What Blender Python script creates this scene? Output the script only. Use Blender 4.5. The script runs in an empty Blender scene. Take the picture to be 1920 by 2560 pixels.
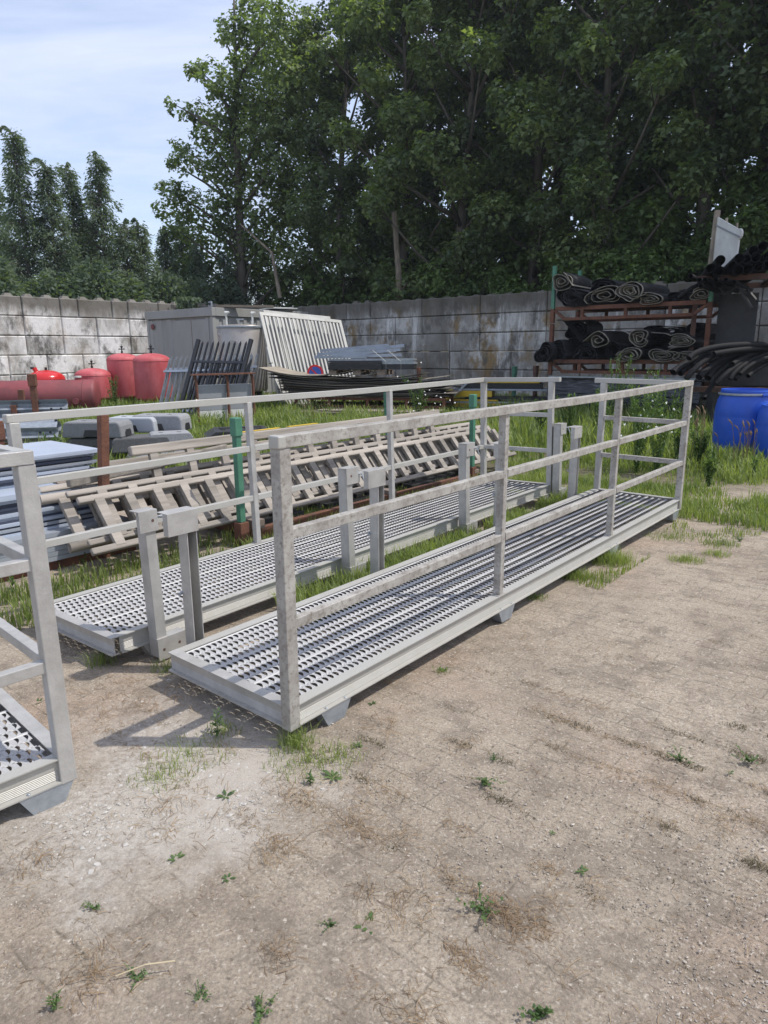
import bpy, bmesh, math, random
from mathutils import Vector, Matrix, noise
random.seed(7)
R = math.radians
SC = bpy.context.scene
COL = SC.collection

# ---------------------------------------------------------------- camera
CF, CPIT, CROL, CH = 1733.2, .2297, .0082, 1.5764
_cp, _sp, _cr, _sr = math.cos(CPIT), math.sin(CPIT), math.cos(CROL), math.sin(CROL)
_F = Vector((0, _cp, -_sp)); _r = Vector((1, 0, 0)); _d = _F.cross(_r)
CR, CD = _cr*_r + _sr*_d, -_sr*_r + _cr*_d
cam = bpy.data.cameras.new('camera'); camo = bpy.data.objects.new('camera', cam); COL.objects.link(camo)
cam.sensor_fit = 'HORIZONTAL'; cam.sensor_width = 36; cam.lens = 36*CF/1920
cam.clip_start = .05; cam.clip_end = 2000
m = Matrix((CR, -CD, -_F)).transposed().to_4x4(); m.translation = Vector((0, 0, CH)); camo.matrix_world = m
SC.camera = camo
SC.render.resolution_x, SC.render.resolution_y = 768, 1024

def at(x, y, Y=None, z=None):
    """world point seen at photo pixel (x, y), at depth Y or height z"""
    v = CR*((x-960)/CF) + CD*((y-1280)/CF) + _F
    t = (Y/v.y) if Y is not None else ((z-CH)/v.z)
    return Vector((0, 0, CH)) + v*t

# ---------------------------------------------------------------- sky and sun
SUN_AZ, SUN_EL = 93.0, 58.0
w = bpy.data.worlds.new('World'); SC.world = w; w.use_nodes = True
nt = w.node_tree; nt.nodes.clear()
def N(nt, t, **k):
    n = nt.nodes.new(t)
    for a, b in k.items(): setattr(n, a, b)
    return n
sky = N(nt, 'ShaderNodeTexSky', sky_type='NISHITA'); sky.sun_disc = False
sky.sun_elevation = R(SUN_EL); sky.sun_rotation = R(SUN_AZ); sky.dust_density = 1.5; sky.air_density = 1.0
tc = N(nt, 'ShaderNodeTexCoord')
sep = N(nt, 'ShaderNodeSeparateXYZ'); nt.links.new(tc.outputs['Generated'], sep.inputs[0])
zz = N(nt, 'ShaderNodeMath', operation='MAXIMUM'); nt.links.new(sep.outputs[2], zz.inputs[0]); zz.inputs[1].default_value = .08
dv = N(nt, 'ShaderNodeVectorMath', operation='DIVIDE'); nt.links.new(tc.outputs['Generated'], dv.inputs[0])
cb = N(nt, 'ShaderNodeCombineXYZ')
for i in range(3): nt.links.new(zz.outputs[0], cb.inputs[i])
nt.links.new(cb.outputs[0], dv.inputs[1])
mp = N(nt, 'ShaderNodeMapping'); mp.inputs['Scale'].default_value = (.55, 1.1, .6); mp.inputs['Rotation'].default_value = (0, 0, .5)
nt.links.new(dv.outputs[0], mp.inputs[0])
n1 = N(nt, 'ShaderNodeTexNoise'); n1.inputs['Scale'].default_value = 1.1; n1.inputs['Detail'].default_value = 9; n1.inputs['Roughness'].default_value = .6
n1.inputs['Distortion'].default_value = .5
nt.links.new(mp.outputs[0], n1.inputs[0])
rp = N(nt, 'ShaderNodeMapRange'); rp.inputs[1].default_value = .34; rp.inputs[2].default_value = .66; rp.inputs[3].default_value = .42; rp.inputs[4].default_value = 1.0
nt.links.new(n1.outputs[0], rp.inputs[0])
# thinner cloud low down, where the blue shows
lo = N(nt, 'ShaderNodeMapRange'); lo.inputs[1].default_value = .12; lo.inputs[2].default_value = .42; lo.inputs[3].default_value = .5; lo.inputs[4].default_value = 1
nt.links.new(sep.outputs[2], lo.inputs[0])
mu = N(nt, 'ShaderNodeMath', operation='MULTIPLY'); nt.links.new(rp.outputs[0], mu.inputs[0]); nt.links.new(lo.outputs[0], mu.inputs[1])
mx = N(nt, 'ShaderNodeMixRGB'); nt.links.new(mu.outputs[0], mx.inputs[0]); nt.links.new(sky.outputs[0], mx.inputs[1])
mx.inputs[2].default_value = (4.3, 4.65, 5.95, 1)
bg = N(nt, 'ShaderNodeBackground'); nt.links.new(mx.outputs[0], bg.inputs[0]); bg.inputs[1].default_value = .15
ow = N(nt, 'ShaderNodeOutputWorld'); nt.links.new(bg.outputs[0], ow.inputs[0])

sl = bpy.data.lights.new('sun', 'SUN'); sl.energy = 3.0; sl.angle = R(.6); sl.color = (1, .955, .89)
so = bpy.data.objects.new('sun', sl); COL.objects.link(so)
sd = Vector((math.cos(R(SUN_EL))*math.sin(R(SUN_AZ)), math.cos(R(SUN_EL))*math.cos(R(SUN_AZ)), math.sin(R(SUN_EL))))
so.rotation_euler = sd.to_track_quat('Z', 'Y').to_euler(); so.location = (20, 0, 30)
SC.view_settings.view_transform = 'Standard'; SC.view_settings.look = 'None'; SC.view_settings.gamma = 1
SC.view_settings.exposure = .45

ORD = ['first', 'second', 'third', 'fourth', 'fifth', 'sixth', 'seventh', 'eighth', 'ninth', 'tenth', 'eleventh', 'twelfth', 'thirteenth', 'fourteenth', 'fifteenth', 'sixteenth', 'seventeenth', 'eighteenth', 'nineteenth', 'twentieth'] + ['twenty ' + q for q in ('first', 'second', 'third', 'fourth', 'fifth', 'sixth', 'seventh', 'eighth', 'ninth')] + ['thirtieth'] + ['thirty ' + q for q in ('first', 'second', 'third', 'fourth', 'fifth', 'sixth', 'seventh', 'eighth', 'ninth')]
# ---------------------------------------------------------------- mesh helpers
class MB:
    def __init__(s): s.v = []; s.f = []; s.c = []
    def add(s, vs, fs):
        o = len(s.v); s.v += [Vector(p) for p in vs]; s.f += [tuple(i+o for i in f) for f in fs]
        return s
    def box(s, x0, x1, y0, y1, z0, z1, M=None, sk=0):
        vs = [Vector((x, y, z)) for z in (z0, z1) for y in (y0, y1) for x in (x0, x1)]
        if sk:
            for p in vs[4:]: p.x = (x0+x1)/2+(p.x-(x0+x1)/2)*(1-sk); p.y = (y0+y1)/2+(p.y-(y0+y1)/2)*(1-sk)
        if M is not None: vs = [M @ p for p in vs]
        return s.add(vs, [(0, 2, 3, 1), (4, 5, 7, 6), (0, 1, 5, 4), (2, 6, 7, 3), (0, 4, 6, 2), (1, 3, 7, 5)])
    def bar(s, a, b, w, h, up=(0, 0, 1)):
        a, b = Vector(a), Vector(b); d = (b-a).normalized(); up = Vector(up)
        if abs(d.dot(up)) > .98: up = Vector((1, 0, 0)) if abs(d.x) < .9 else Vector((0, 1, 0))
        sx = d.cross(up).normalized(); uz = sx.cross(d).normalized()
        vs = [p+sx*i*w/2+uz*j*h/2 for p in (a, b) for (i, j) in ((-1, -1), (1, -1), (1, 1), (-1, 1))]
        return s.add(vs, [(3, 2, 1, 0), (4, 5, 6, 7), (0, 1, 5, 4), (1, 2, 6, 5), (2, 3, 7, 6), (3, 0, 4, 7)])
    def tube(s, pts, r, n=8, cap=True, r2=None, ell=None):
        pts = [Vector(p) for p in pts]; k = len(pts); vs = []; fs = []; up = Vector((0, 0, 1))
        for i, p in enumerate(pts):
            d = (pts[min(i+1, k-1)]-pts[max(i-1, 0)]).normalized()
            if abs(d.dot(up)) > .95: up = Vector((0, 1, 0)) if abs(d.y) < .9 else Vector((1, 0, 0))
            sx = d.cross(up).normalized(); uz = sx.cross(d).normalized()
            rr = r if r2 is None else r+(r2-r)*i/(k-1)
            if callable(r): rr = r(i/(k-1))
            e = ell or (1, 1)
            vs += [p+(sx*math.cos(2*math.pi*j/n)*e[0]+uz*math.sin(2*math.pi*j/n)*e[1])*rr for j in range(n)]
        for i in range(k-1):
            for j in range(n):
                a, b = i*n+j, i*n+(j+1) % n
                fs.append((a, b, b+n, a+n))
        if cap: fs += [tuple(range(n-1, -1, -1)), tuple((k-1)*n+j for j in range(n))]
        return s.add(vs, fs)
    def pipe(s, pts, r, t=.006, n=14):
        """hollow open-ended pipe"""
        s.tube(pts, r, n, cap=False); s.tube(pts, r-t, n, cap=False)
        k = len(pts); tot = k*n; o = len(s.v)-2*tot
        for e in (0, k-1):
            for j in range(n):
                a, b = o+e*n+j, o+e*n+(j+1) % n
                s.f.append((a, b, b+tot, a+tot))
        return s
    def lathe(s, prof, n=24, c=(0, 0, 0), axis='z'):
        c = Vector(c); vs = []; fs = []
        for (r, h) in prof:
            for j in range(n):
                a = 2*math.pi*j/n
                q = Vector((r*math.cos(a), r*math.sin(a), h))
                if axis == 'x': q = Vector((q.z, q.x, q.y))
                if axis == 'y': q = Vector((q.x, q.z, q.y))
                vs.append(c+q)
        for i in range(len(prof)-1):
            for j in range(n):
                a, b = i*n+j, i*n+(j+1) % n
                fs.append((a, b, b+n, a+n))
        if prof[0][0] > 1e-4: fs.append(tuple(range(n-1, -1, -1)))
        if prof[-1][0] > 1e-4: fs.append(tuple((len(prof)-1)*n+j for j in range(n)))
        return s.add(vs, fs)
    def prism(s, poly, a, b, ax='x'):
        """closed polygon extruded from a to b along axis; poly gives the other two coordinates"""
        n = len(poly); vs = []
        for t in (a, b):
            for (p, q) in poly:
                vs.append({'x': (t, p, q), 'y': (p, t, q), 'z': (p, q, t)}[ax])
        return s.add(vs, [tuple(range(n-1, -1, -1)), tuple(n+i for i in range(n))]+[(i, (i+1) % n, n+(i+1) % n, n+i) for i in range(n)])
    def xf(s, M):
        s.v = [M @ p for p in s.v]; return s
    def build(s, name, mat, parent=None, bevel=0, smooth=False, loc=None, recalc=True, rz=None):
        me = bpy.data.meshes.new(name)
        vs = s.v
        me.from_pydata([tuple(p) for p in vs], [], s.f)
        if recalc and len(s.f) < 30000:
            b = bmesh.new(); b.from_mesh(me)
            bmesh.ops.recalc_face_normals(b, faces=b.faces); b.to_mesh(me); b.free()
        if s.c:
            at_ = me.attributes.new('rnd', 'FLOAT', 'POINT'); at_.data.foreach_set('value', s.c)
        o = bpy.data.objects.new(name, me); COL.objects.link(o)
        me.materials.append(mat)
        if parent is not None: o.parent = parent
        if loc is not None: o.location = loc
        if rz is not None: o.rotation_euler.z = rz
        if smooth:
            for p in me.polygons: p.use_smooth = True
            me.set_sharp_from_angle(angle=R(38)) if hasattr(me, 'set_sharp_from_angle') else None
        if bevel:
            md = o.modifiers.new('bevel', 'BEVEL'); md.width = bevel; md.segments = 2; md.limit_method = 'ANGLE'
        return o

def tag(o, label=None, cat=None, group=None, kind=None):
    if label: o['label'] = label
    if cat: o['category'] = cat
    if group: o['group'] = group
    if kind: o['kind'] = kind
    return o
def thing(name, label, cat, loc=(0, 0, 0), rz=0, group=None):
    o = bpy.data.objects.new(name, None); COL.objects.link(o); o.empty_display_size = .2
    o.location = loc; o.rotation_euler = (0, 0, rz)
    return tag(o, label, cat, group)
def single(mb, name, mat, label, cat, base, rz=0, group=None, **k):
    """one-mesh thing whose vertices are given around its base"""
    return tag(mb.build(name, mat, None, loc=base, rz=rz, **k), label, cat, group)
def kids(o): return [c for c in bpy.data.objects if c.parent == o]
def copy_tree(o, parent=None):
    c = o.copy(); COL.objects.link(c); c.parent = parent
    for ch in kids(o):
        copy_tree(ch, c)
    return c

# ---------------------------------------------------------------- materials
def mat(name, col, rough=.6, metal=0, col2=None, scale=4, det=6, lo=.35, hi=.65, bump=0, bscale=40, col3=None, s3=1.5, l3=.55, h3=.75, space='Object', stretch=(1, 1, 1), rnd=0, spec=.5, trans=0, bdist=.01):
    m = bpy.data.materials.new(name); m.use_nodes = True; nt = m.node_tree; b = nt.nodes['Principled BSDF']
    b.inputs['Roughness'].default_value = rough; b.inputs['Metallic'].default_value = metal
    b.inputs['Specular IOR Level'].default_value = spec
    b.inputs['Base Color'].default_value = (*col, 1)
    L = nt.links.new
    tc = N(nt, 'ShaderNodeTexCoord')
    if space == 'World':
        g = N(nt, 'ShaderNodeNewGeometry'); src = g.outputs['Position']
    else: src = tc.outputs['Object']
    mp = N(nt, 'ShaderNodeMapping'); mp.inputs['Scale'].default_value = stretch; L(src, mp.inputs[0])
    if space != 'World':
        oi = N(nt, 'ShaderNodeObjectInfo'); sc_ = N(nt, 'ShaderNodeVectorMath', operation='SCALE'); cc = N(nt, 'ShaderNodeCombineXYZ')
        for i in range(3): L(oi.outputs['Random'], cc.inputs[i])
        L(cc.outputs[0], sc_.inputs[0]); sc_.inputs['Scale'].default_value = 37; L(sc_.outputs[0], mp.inputs['Location'])
    cur = None
    if col2:
        n = N(nt, 'ShaderNodeTexNoise'); n.inputs['Scale'].default_value = scale; n.inputs['Detail'].default_value = det; n.inputs['Roughness'].default_value = .65
        L(mp.outputs[0], n.inputs[0])
        mr = N(nt, 'ShaderNodeMapRange'); mr.inputs[1].default_value = lo; mr.inputs[2].default_value = hi; L(n.outputs[0], mr.inputs[0])
        mix = N(nt, 'ShaderNodeMixRGB'); mix.inputs[1].default_value = (*col, 1); mix.inputs[2].default_value = (*col2, 1); L(mr.outputs[0], mix.inputs[0])
        cur = mix.outputs[0]
    if col3:
        n = N(nt, 'ShaderNodeTexNoise'); n.inputs['Scale'].default_value = s3; n.inputs['Detail'].default_value = 8; n.inputs['Roughness'].default_value = .7
        L(mp.outputs[0], n.inputs[0])
        mr = N(nt, 'ShaderNodeMapRange'); mr.inputs[1].default_value = l3; mr.inputs[2].default_value = h3; L(n.outputs['Color'], mr.inputs[0])
        mix = N(nt, 'ShaderNodeMixRGB'); mix.inputs[2].default_value = (*col3, 1); L(mr.outputs[0], mix.inputs[0])
        if cur: L(cur, mix.inputs[1])
        else: mix.inputs[1].default_value = (*col, 1)
        cur = mix.outputs[0]
    if rnd:
        oi = N(nt, 'ShaderNodeObjectInfo'); mr = N(nt, 'ShaderNodeMapRange'); mr.inputs[3].default_value = 1-rnd; mr.inputs[4].default_value = 1+rnd
        L(oi.outputs['Random'], mr.inputs[0]); mix = N(nt, 'ShaderNodeVectorMath', operation='SCALE')
        if cur: L(cur, mix.inputs[0])
        else: mix.inputs[0].default_value = col
        L(mr.outputs[0], mix.inputs['Scale']); cur = mix.outputs[0]
    if cur: L(cur, b.inputs['Base Color'])
    if bump:
        n = N(nt, 'ShaderNodeTexNoise'); n.inputs['Scale'].default_value = bscale; n.inputs['Detail'].default_value = 6; L(mp.outputs[0], n.inputs[0])
        bp = N(nt, 'ShaderNodeBump'); bp.inputs['Strength'].default_value = bump; bp.inputs['Distance'].default_value = bdist; L(n.outputs[0], bp.inputs['Height'])
        L(bp.outputs[0], b.inputs['Normal'])
    return m
def leafmat(name, a, b, tr=.35, rough=.5, nscale=.8):
    m = bpy.data.materials.new(name); m.use_nodes = True; nt = m.node_tree; L = nt.links.new
    nt.nodes.clear()
    out = N(nt, 'ShaderNodeOutputMaterial'); at_ = N(nt, 'ShaderNodeAttribute', attribute_name='rnd')
    g = N(nt, 'ShaderNodeNewGeometry'); n = N(nt, 'ShaderNodeTexNoise'); n.inputs['Scale'].default_value = nscale; n.inputs['Detail'].default_value = 3
    L(g.outputs['Position'], n.inputs[0])
    ad = N(nt, 'ShaderNodeMath', operation='MULTIPLY_ADD'); L(at_.outputs['Fac'], ad.inputs[0]); ad.inputs[1].default_value = .55
    n2 = N(nt, 'ShaderNodeMath', operation='MULTIPLY_ADD'); L(n.outputs[0], n2.inputs[0]); n2.inputs[1].default_value = 1.6; n2.inputs[2].default_value = -.6
    L(n2.outputs[0], ad.inputs[2])
    mix = N(nt, 'ShaderNodeMixRGB'); L(ad.outputs[0], mix.inputs[0]); mix.inputs[1].default_value = (*a, 1); mix.inputs[2].default_value = (*b, 1)
    mix.use_clamp = True
    p = N(nt, 'ShaderNodeBsdfPrincipled'); p.inputs['Roughness'].default_value = rough; p.inputs['Specular IOR Level'].default_value = .35
    L(mix.outputs[0], p.inputs['Base Color'])
    t = N(nt, 'ShaderNodeBsdfTranslucent'); br = N(nt, 'ShaderNodeMixRGB', blend_type='MULTIPLY'); br.inputs[0].default_value = 1
    br.inputs[2].default_value = (1.5, 1.6, .6, 1); L(mix.outputs[0], br.inputs[1]); L(br.outputs[0], t.inputs[0])
    ms = N(nt, 'ShaderNodeMixShader'); ms.inputs[0].default_value = tr; L(p.outputs[0], ms.inputs[1]); L(t.outputs[0], ms.inputs[2]); L(ms.outputs[0], out.inputs[0])
    return m

ALU = mat('weathered_aluminium', (.46, .45, .425), .45, .3, col2=(.35, .34, .32), scale=9, bump=.12, bscale=120, col3=(.27, .25, .22), s3=14, l3=.62, h3=.8, rnd=.05)
ALUD = mat('stained_aluminium', (.41, .395, .36), .6, .1, col2=(.27, .25, .225), scale=9, lo=.38, hi=.66, bump=.2, bscale=150, col3=(.15, .125, .10), s3=42, l3=.50, h3=.66)
ALUT = mat('pale_aluminium', (.39, .38, .34), .5, .2, col2=(.42, .41, .38), scale=6, bump=.1, bscale=100, col3=(.30, .28, .22), s3=30, l3=.62, h3=.8)
DECK = mat('perforated_aluminium', (.42, .42, .415), .55, .12, col2=(.38, .38, .38), scale=5, bump=.1, bscale=150, col3=(.33, .31, .27), s3=18, l3=.6, h3=.8)
GALV = mat('galvanised_steel', (.40, .43, .46), .42, .5, col2=(.27, .30, .33), scale=12, bump=.1, bscale=60, rnd=.1)
GALVB = mat('blue_grey_zinc', (.36, .40, .46), .4, .35, col2=(.27, .30, .35), scale=3, rnd=.06)
RUST = mat('rusty_steel', (.105, .045, .028), .85, 0, col2=(.17, .07, .04), scale=9, bump=.5, bscale=60, col3=(.06, .035, .028), s3=5, l3=.5, h3=.7, rnd=.12)
RUSTG = mat('dark_rusty_paint', (.075, .045, .035), .8, 0, col2=(.14, .065, .045), scale=6, bump=.3, bscale=60)
GREEN = mat('green_paint', (.075, .22, .14), .6, 0, col2=(.045, .15, .095), scale=6, col3=(.10, .05, .03), s3=11, l3=.60, h3=.68, bump=.2, bscale=50, rnd=.1)
WOOD = mat('weathered_wood', (.335, .30, .26), .85, 0, col2=(.19, .17, .145), scale=3, stretch=(.25, 5, 5), bump=.35, bscale=8, col3=(.17, .145, .12), s3=2, l3=.55, h3=.75, rnd=.22)
WOODD = mat('dark_weathered_wood', (.22, .175, .14), .85, 0, col2=(.14, .11, .09), scale=3, stretch=(.3, 5, 5), bump=.35, bscale=8, rnd=.15)
PLY = mat('old_plywood', (.30, .26, .20), .85, 0, col2=(.17, .145, .115), scale=2.5, bump=.2, bscale=20, rnd=.3)
PLYD = mat('dark_plywood_edge', (.06, .052, .045), .85, 0, col2=(.10, .088, .07), scale=3, rnd=.3)
BLACK = mat('black_steel', (.012, .013, .016), .42, .1, col2=(.02, .022, .026), scale=12, rnd=.2)
RUBB = mat('black_plastic', (.018, .018, .02), .5, 0, col2=(.035, .035, .037), scale=6, bump=.2, bscale=50)
PIPE = mat('black_polyethylene', (.007, .007, .008), .75, 0, spec=.25, col2=(.012, .012, .013), scale=8, rnd=.2)
RED = mat('faded_red_paint', (.52, .13, .14), .6, 0, col2=(.38, .05, .058), scale=1.6, bump=.08, bscale=30, col3=(.20, .06, .045), s3=3.2, l3=.52, h3=.72, stretch=(1, 1, .5))
REDD = mat('dull_dark_red_paint', (.24, .05, .055), .6, 0, col2=(.15, .038, .042), scale=1.8, col3=(.10, .045, .04), s3=2.2, l3=.52, h3=.75, bump=.15, bscale=20)
REDG = mat('glossy_red_paint', (.55, .025, .025), .22, 0, col2=(.45, .02, .02), scale=3)
BLUE = mat('blue_plastic', (.012, .085, .50), .42, 0, col3=(.07, .13, .38), s3=5, l3=.56, h3=.8, col2=(.010, .07, .42), scale=3, bump=.04, bscale=60, rnd=.06)
WHITEP = mat('white_panel', (.62, .63, .60), .5, 0, col2=(.50, .50, .47), scale=3, col3=(.3, .29, .24), s3=6, l3=.62, h3=.85)
GREYP = mat('grey_panel', (.27, .28, .30), .5, 0, col2=(.235, .245, .26), scale=2)
CONT = mat('grey_container_paint', (.33, .33, .32), .6, 0, col2=(.27, .27, .26), scale=1.2, col3=(.15, .13, .10), s3=2.5, l3=.56, h3=.85, stretch=(1, 1, .35), bump=.1, bscale=20)
STEEL = mat('dull_stainless', (.42, .40, .375), .42, .45, col2=(.33, .30, .27), scale=1.5, col3=(.28, .20, .16), s3=1.2, l3=.55, h3=.8)
FEET = mat('grey_recycled_plastic', (.25, .255, .265), .9, 0, col2=(.19, .195, .20), scale=30, lo=.3, hi=.7, bump=.6, bscale=70, rnd=.22)
BARK = mat('tree_bark', (.07, .058, .045), .9, 0, col2=(.11, .10, .08), scale=4, stretch=(4, 4, .6), bump=.6, bscale=8, bdist=.04)
BARKL = mat('pale_dead_bark', (.26, .22, .17), .9, 0, col2=(.12, .10, .08), scale=5, stretch=(3, 3, .6), bump=.6, bscale=8, bdist=.03)
YEL = mat('yellow_paint', (.62, .42, .03), .5, 0, col2=(.50, .33, .03), scale=3)
DIRTY = mat('bare_concrete_lump', (.42, .40, .36), .9, 0, col2=(.33, .31, .28), scale=8, bump=.4, bscale=30)
# ---------------------------------------------------------------- ground
def gz(x, y):
    v = Vector((x, y, 0))
    a = .022*(noise.noise(v*.55))+.010*noise.noise(v*2.3+Vector((5, 5, 5)))+.004*noise.noise(v*9)
    d = math.hypot(x+.4, y-4)
    return a*min(1, max(.15, d/3.0))-.004
def spaced(lo, hi, a, b, fine, coarse):
    r = []; t = lo
    while t < hi:
        r.append(t); t += fine if a <= t < b else (coarse if abs(t-(a+b)/2) < 40 else 60)
    return r+[hi]
def make_ground():
    xs = spaced(-600, 600, -5, 5.2, .055, 3); ys = spaced(-300, 1200, .4, 7, .055, 3)
    mb = MB(); nx = len(xs)
    mb.v = [Vector((x, y, gz(x, y) if (abs(x) < 30 and abs(y) < 40) else 0)) for y in ys for x in xs]
    mb.f = [(j*nx+i, j*nx+i+1, (j+1)*nx+i+1, (j+1)*nx+i) for j in range(len(ys)-1) for i in range(nx-1)]
    m = bpy.data.materials.new('sandy_yard_soil'); m.use_nodes = True; nt = m.node_tree; b = nt.nodes['Principled BSDF']; L = nt.links.new
    b.inputs['Roughness'].default_value = .95; b.inputs['Specular IOR Level'].default_value = .15
    g = N(nt, 'ShaderNodeNewGeometry')
    def nz(sc, det=8, r=.65, mpv=None, col=False, dist=0):
        n = N(nt, 'ShaderNodeTexNoise'); n.inputs['Scale'].default_value = sc; n.inputs['Detail'].default_value = det; n.inputs['Roughness'].default_value = r
        n.inputs['Distortion'].default_value = dist
        src = g.outputs['Position']
        if mpv:
            mp = N(nt, 'ShaderNodeMapping'); mp.inputs['Location'].default_value = mpv[:3]
            if len(mpv) > 3: mp.inputs['Scale'].default_value = mpv[3]; mp.inputs['Rotation'].default_value = (0, 0, mpv[4])
            L(src, mp.inputs[0]); src = mp.outputs[0]
        L(src, n.inputs[0]); return n.outputs[0]
    def rng(s, lo, hi, a=0, c=1):
        r = N(nt, 'ShaderNodeMapRange'); r.inputs[1].default_value = lo; r.inputs[2].default_value = hi; r.inputs[3].default_value = a; r.inputs[4].default_value = c
        L(s, r.inputs[0]); return r.outputs[0]
    def mix(f, a, c):
        x = N(nt, 'ShaderNodeMixRGB'); x.use_clamp = False
        if hasattr(f, 'links'): L(f, x.inputs[0])
        else: x.inputs[0].default_value = f
        for i, q in ((1, a), (2, c)):
            if hasattr(q, 'links'): L(q, x.inputs[i])
            else: x.inputs[i].default_value = (*q, 1)
        return x.outputs[0]
    def mul(a, c):
        x = N(nt, 'ShaderNodeMath', operation='MULTIPLY')
        for i, q in ((0, a), (1, c)):
            if hasattr(q, 'links'): L(q, x.inputs[i])
            else: x.inputs[i].default_value = q
        return x.outputs[0]
    c = mix(rng(nz(1.1, 8), .36, .64), (.365, .305, .235), (.485, .415, .325))
    c = mix(rng(nz(.8, 6, .6, (9, 3, 1)), .54, .68, 0, .6), c, (.46, .335, .255))
    c = mix(rng(nz(5, 8, .7, (3, 7, 2)), .47, .63, 0, .75), c, (.215, .178, .14))
    c = mix(rng(nz(2.2, 9, .75, (1, 2, 8, (.5, 1.4, 1), .5)), .53, .66, 0, .55), c, (.17, .145, .115))
    # moss and soil in the joints of the buried paving
    mpb = N(nt, 'ShaderNodeMapping'); mpb.inputs['Rotation'].default_value = (0, 0, -(math.pi-.6916)); L(g.outputs['Position'], mpb.inputs[0])
    wp = N(nt, 'ShaderNodeMixRGB'); wp.blend_type = 'ADD'; wp.inputs[0].default_value = .035; L(mpb.outputs[0], wp.inputs[1])
    wn = N(nt, 'ShaderNodeTexNoise'); wn.inputs['Scale'].default_value = 5; wn.inputs['Detail'].default_value = 5; L(g.outputs['Position'], wn.inputs[0]); L(wn.outputs['Color'], wp.inputs[2])
    bk = N(nt, 'ShaderNodeTexBrick'); bk.inputs['Scale'].default_value = 1; bk.inputs['Brick Width'].default_value = .215; bk.inputs['Row Height'].default_value = .108; bk.inputs['Mortar Size'].default_value = .007
    bk.inputs['Mortar Smooth'].default_value = 1; bk.inputs['Color1'].default_value = (0, 0, 0, 1); bk.inputs['Color2'].default_value = (0, 0, 0, 1); bk.inputs['Mortar'].default_value = (1, 1, 1, 1)
    L(wp.outputs[0], bk.inputs[0])
    c = mix(mul(mul(bk.outputs['Fac'], rng(nz(1.3, 6, .7, (5, 8, 1)), .38, .54)), rng(nz(16, 5, .8, (1, 8, 1)), .38, .60, 0, .85)), c, (.115, .098, .07))
    # fine grit
    c = mix(rng(nz(95, 4, .8), .34, .66, 0, .75), c, (.15, .125, .10))
    c = mix(rng(nz(60, 3, .7, (4, 4, 4)), .58, .72, 0, .75), c, (.60, .54, .46))
    c = mix(rng(nz(28, 5, .8, (14, 4, 4)), .56, .68, 0, .75), c, (.13, .105, .08))
    # pale crushed rubble beside the platform end
    def spot(px, py, rad, soft):
        p = at(px, py, z=0); mp = N(nt, 'ShaderNodeVectorMath', operation='DISTANCE'); L(g.outputs['Position'], mp.inputs[0]); mp.inputs[1].default_value = p
        w_ = N(nt, 'ShaderNodeMath', operation='MULTIPLY_ADD'); L(nz(3.2, 7, .7, (2, 2, 2)), w_.inputs[0]); w_.inputs[1].default_value = -1.15; L(mp.outputs['Value'], w_.inputs[2])
        return rng(w_.outputs[0], rad-soft-.55, rad-.55, 1, 0)
    pale = mix(rng(nz(34, 4, .8, (7, 1, 3)), .4, .62), (.50, .465, .415), (.30, .27, .23))
    c = mix(mul(spot(430, 1880, .58, .34), .6), c, pale)
    c = mix(mul(spot(300, 2040, .50, .25), .7), c, pale)
    c = mix(mul(spot(560, 1960, .48, .3), .7), c, (.44, .40, .345))
    # darker, humus rich soil where the grass grows
    sp = N(nt, 'ShaderNodeSeparateXYZ'); L(g.outputs['Position'], sp.inputs[0])
    dx = N(nt, 'ShaderNodeMath', operation='MULTIPLY_ADD'); L(nz(.9, 4), dx.inputs[0]); dx.inputs[1].default_value = 3.0; L(sp.outputs[1], dx.inputs[2])
    c = mix(rng(dx.outputs[0], 8.9, 10.3, 0, .85), c, (.085, .08, .04))
    L(c, b.inputs['Base Color'])
    h1 = N(nt, 'ShaderNodeBump'); h1.inputs['Strength'].default_value = .55; h1.inputs['Distance'].default_value = .02; L(nz(14, 10, .75), h1.inputs['Height'])
    h2 = N(nt, 'ShaderNodeBump'); h2.inputs['Strength'].default_value = .8; h2.inputs['Distance'].default_value = .006; L(nz(110, 5, .8), h2.inputs['Height'])
    L(h1.outputs[0], h2.inputs['Normal']); L(h2.outputs[0], b.inputs['Normal'])
    tag(mb.build('ground', m, recalc=False), 'bare sandy yard ground with pale rubble patches', kind='structure')
make_ground()

def inpoly(x, y, poly):
    r = False; n = len(poly)
    for i in range(n):
        x1, y1 = poly[i]; x2, y2 = poly[(i+1) % n]
        if (y1 > y) != (y2 > y) and x < (x2-x1)*(y-y1)/(y2-y1)+x1: r = not r
    return r

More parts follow.
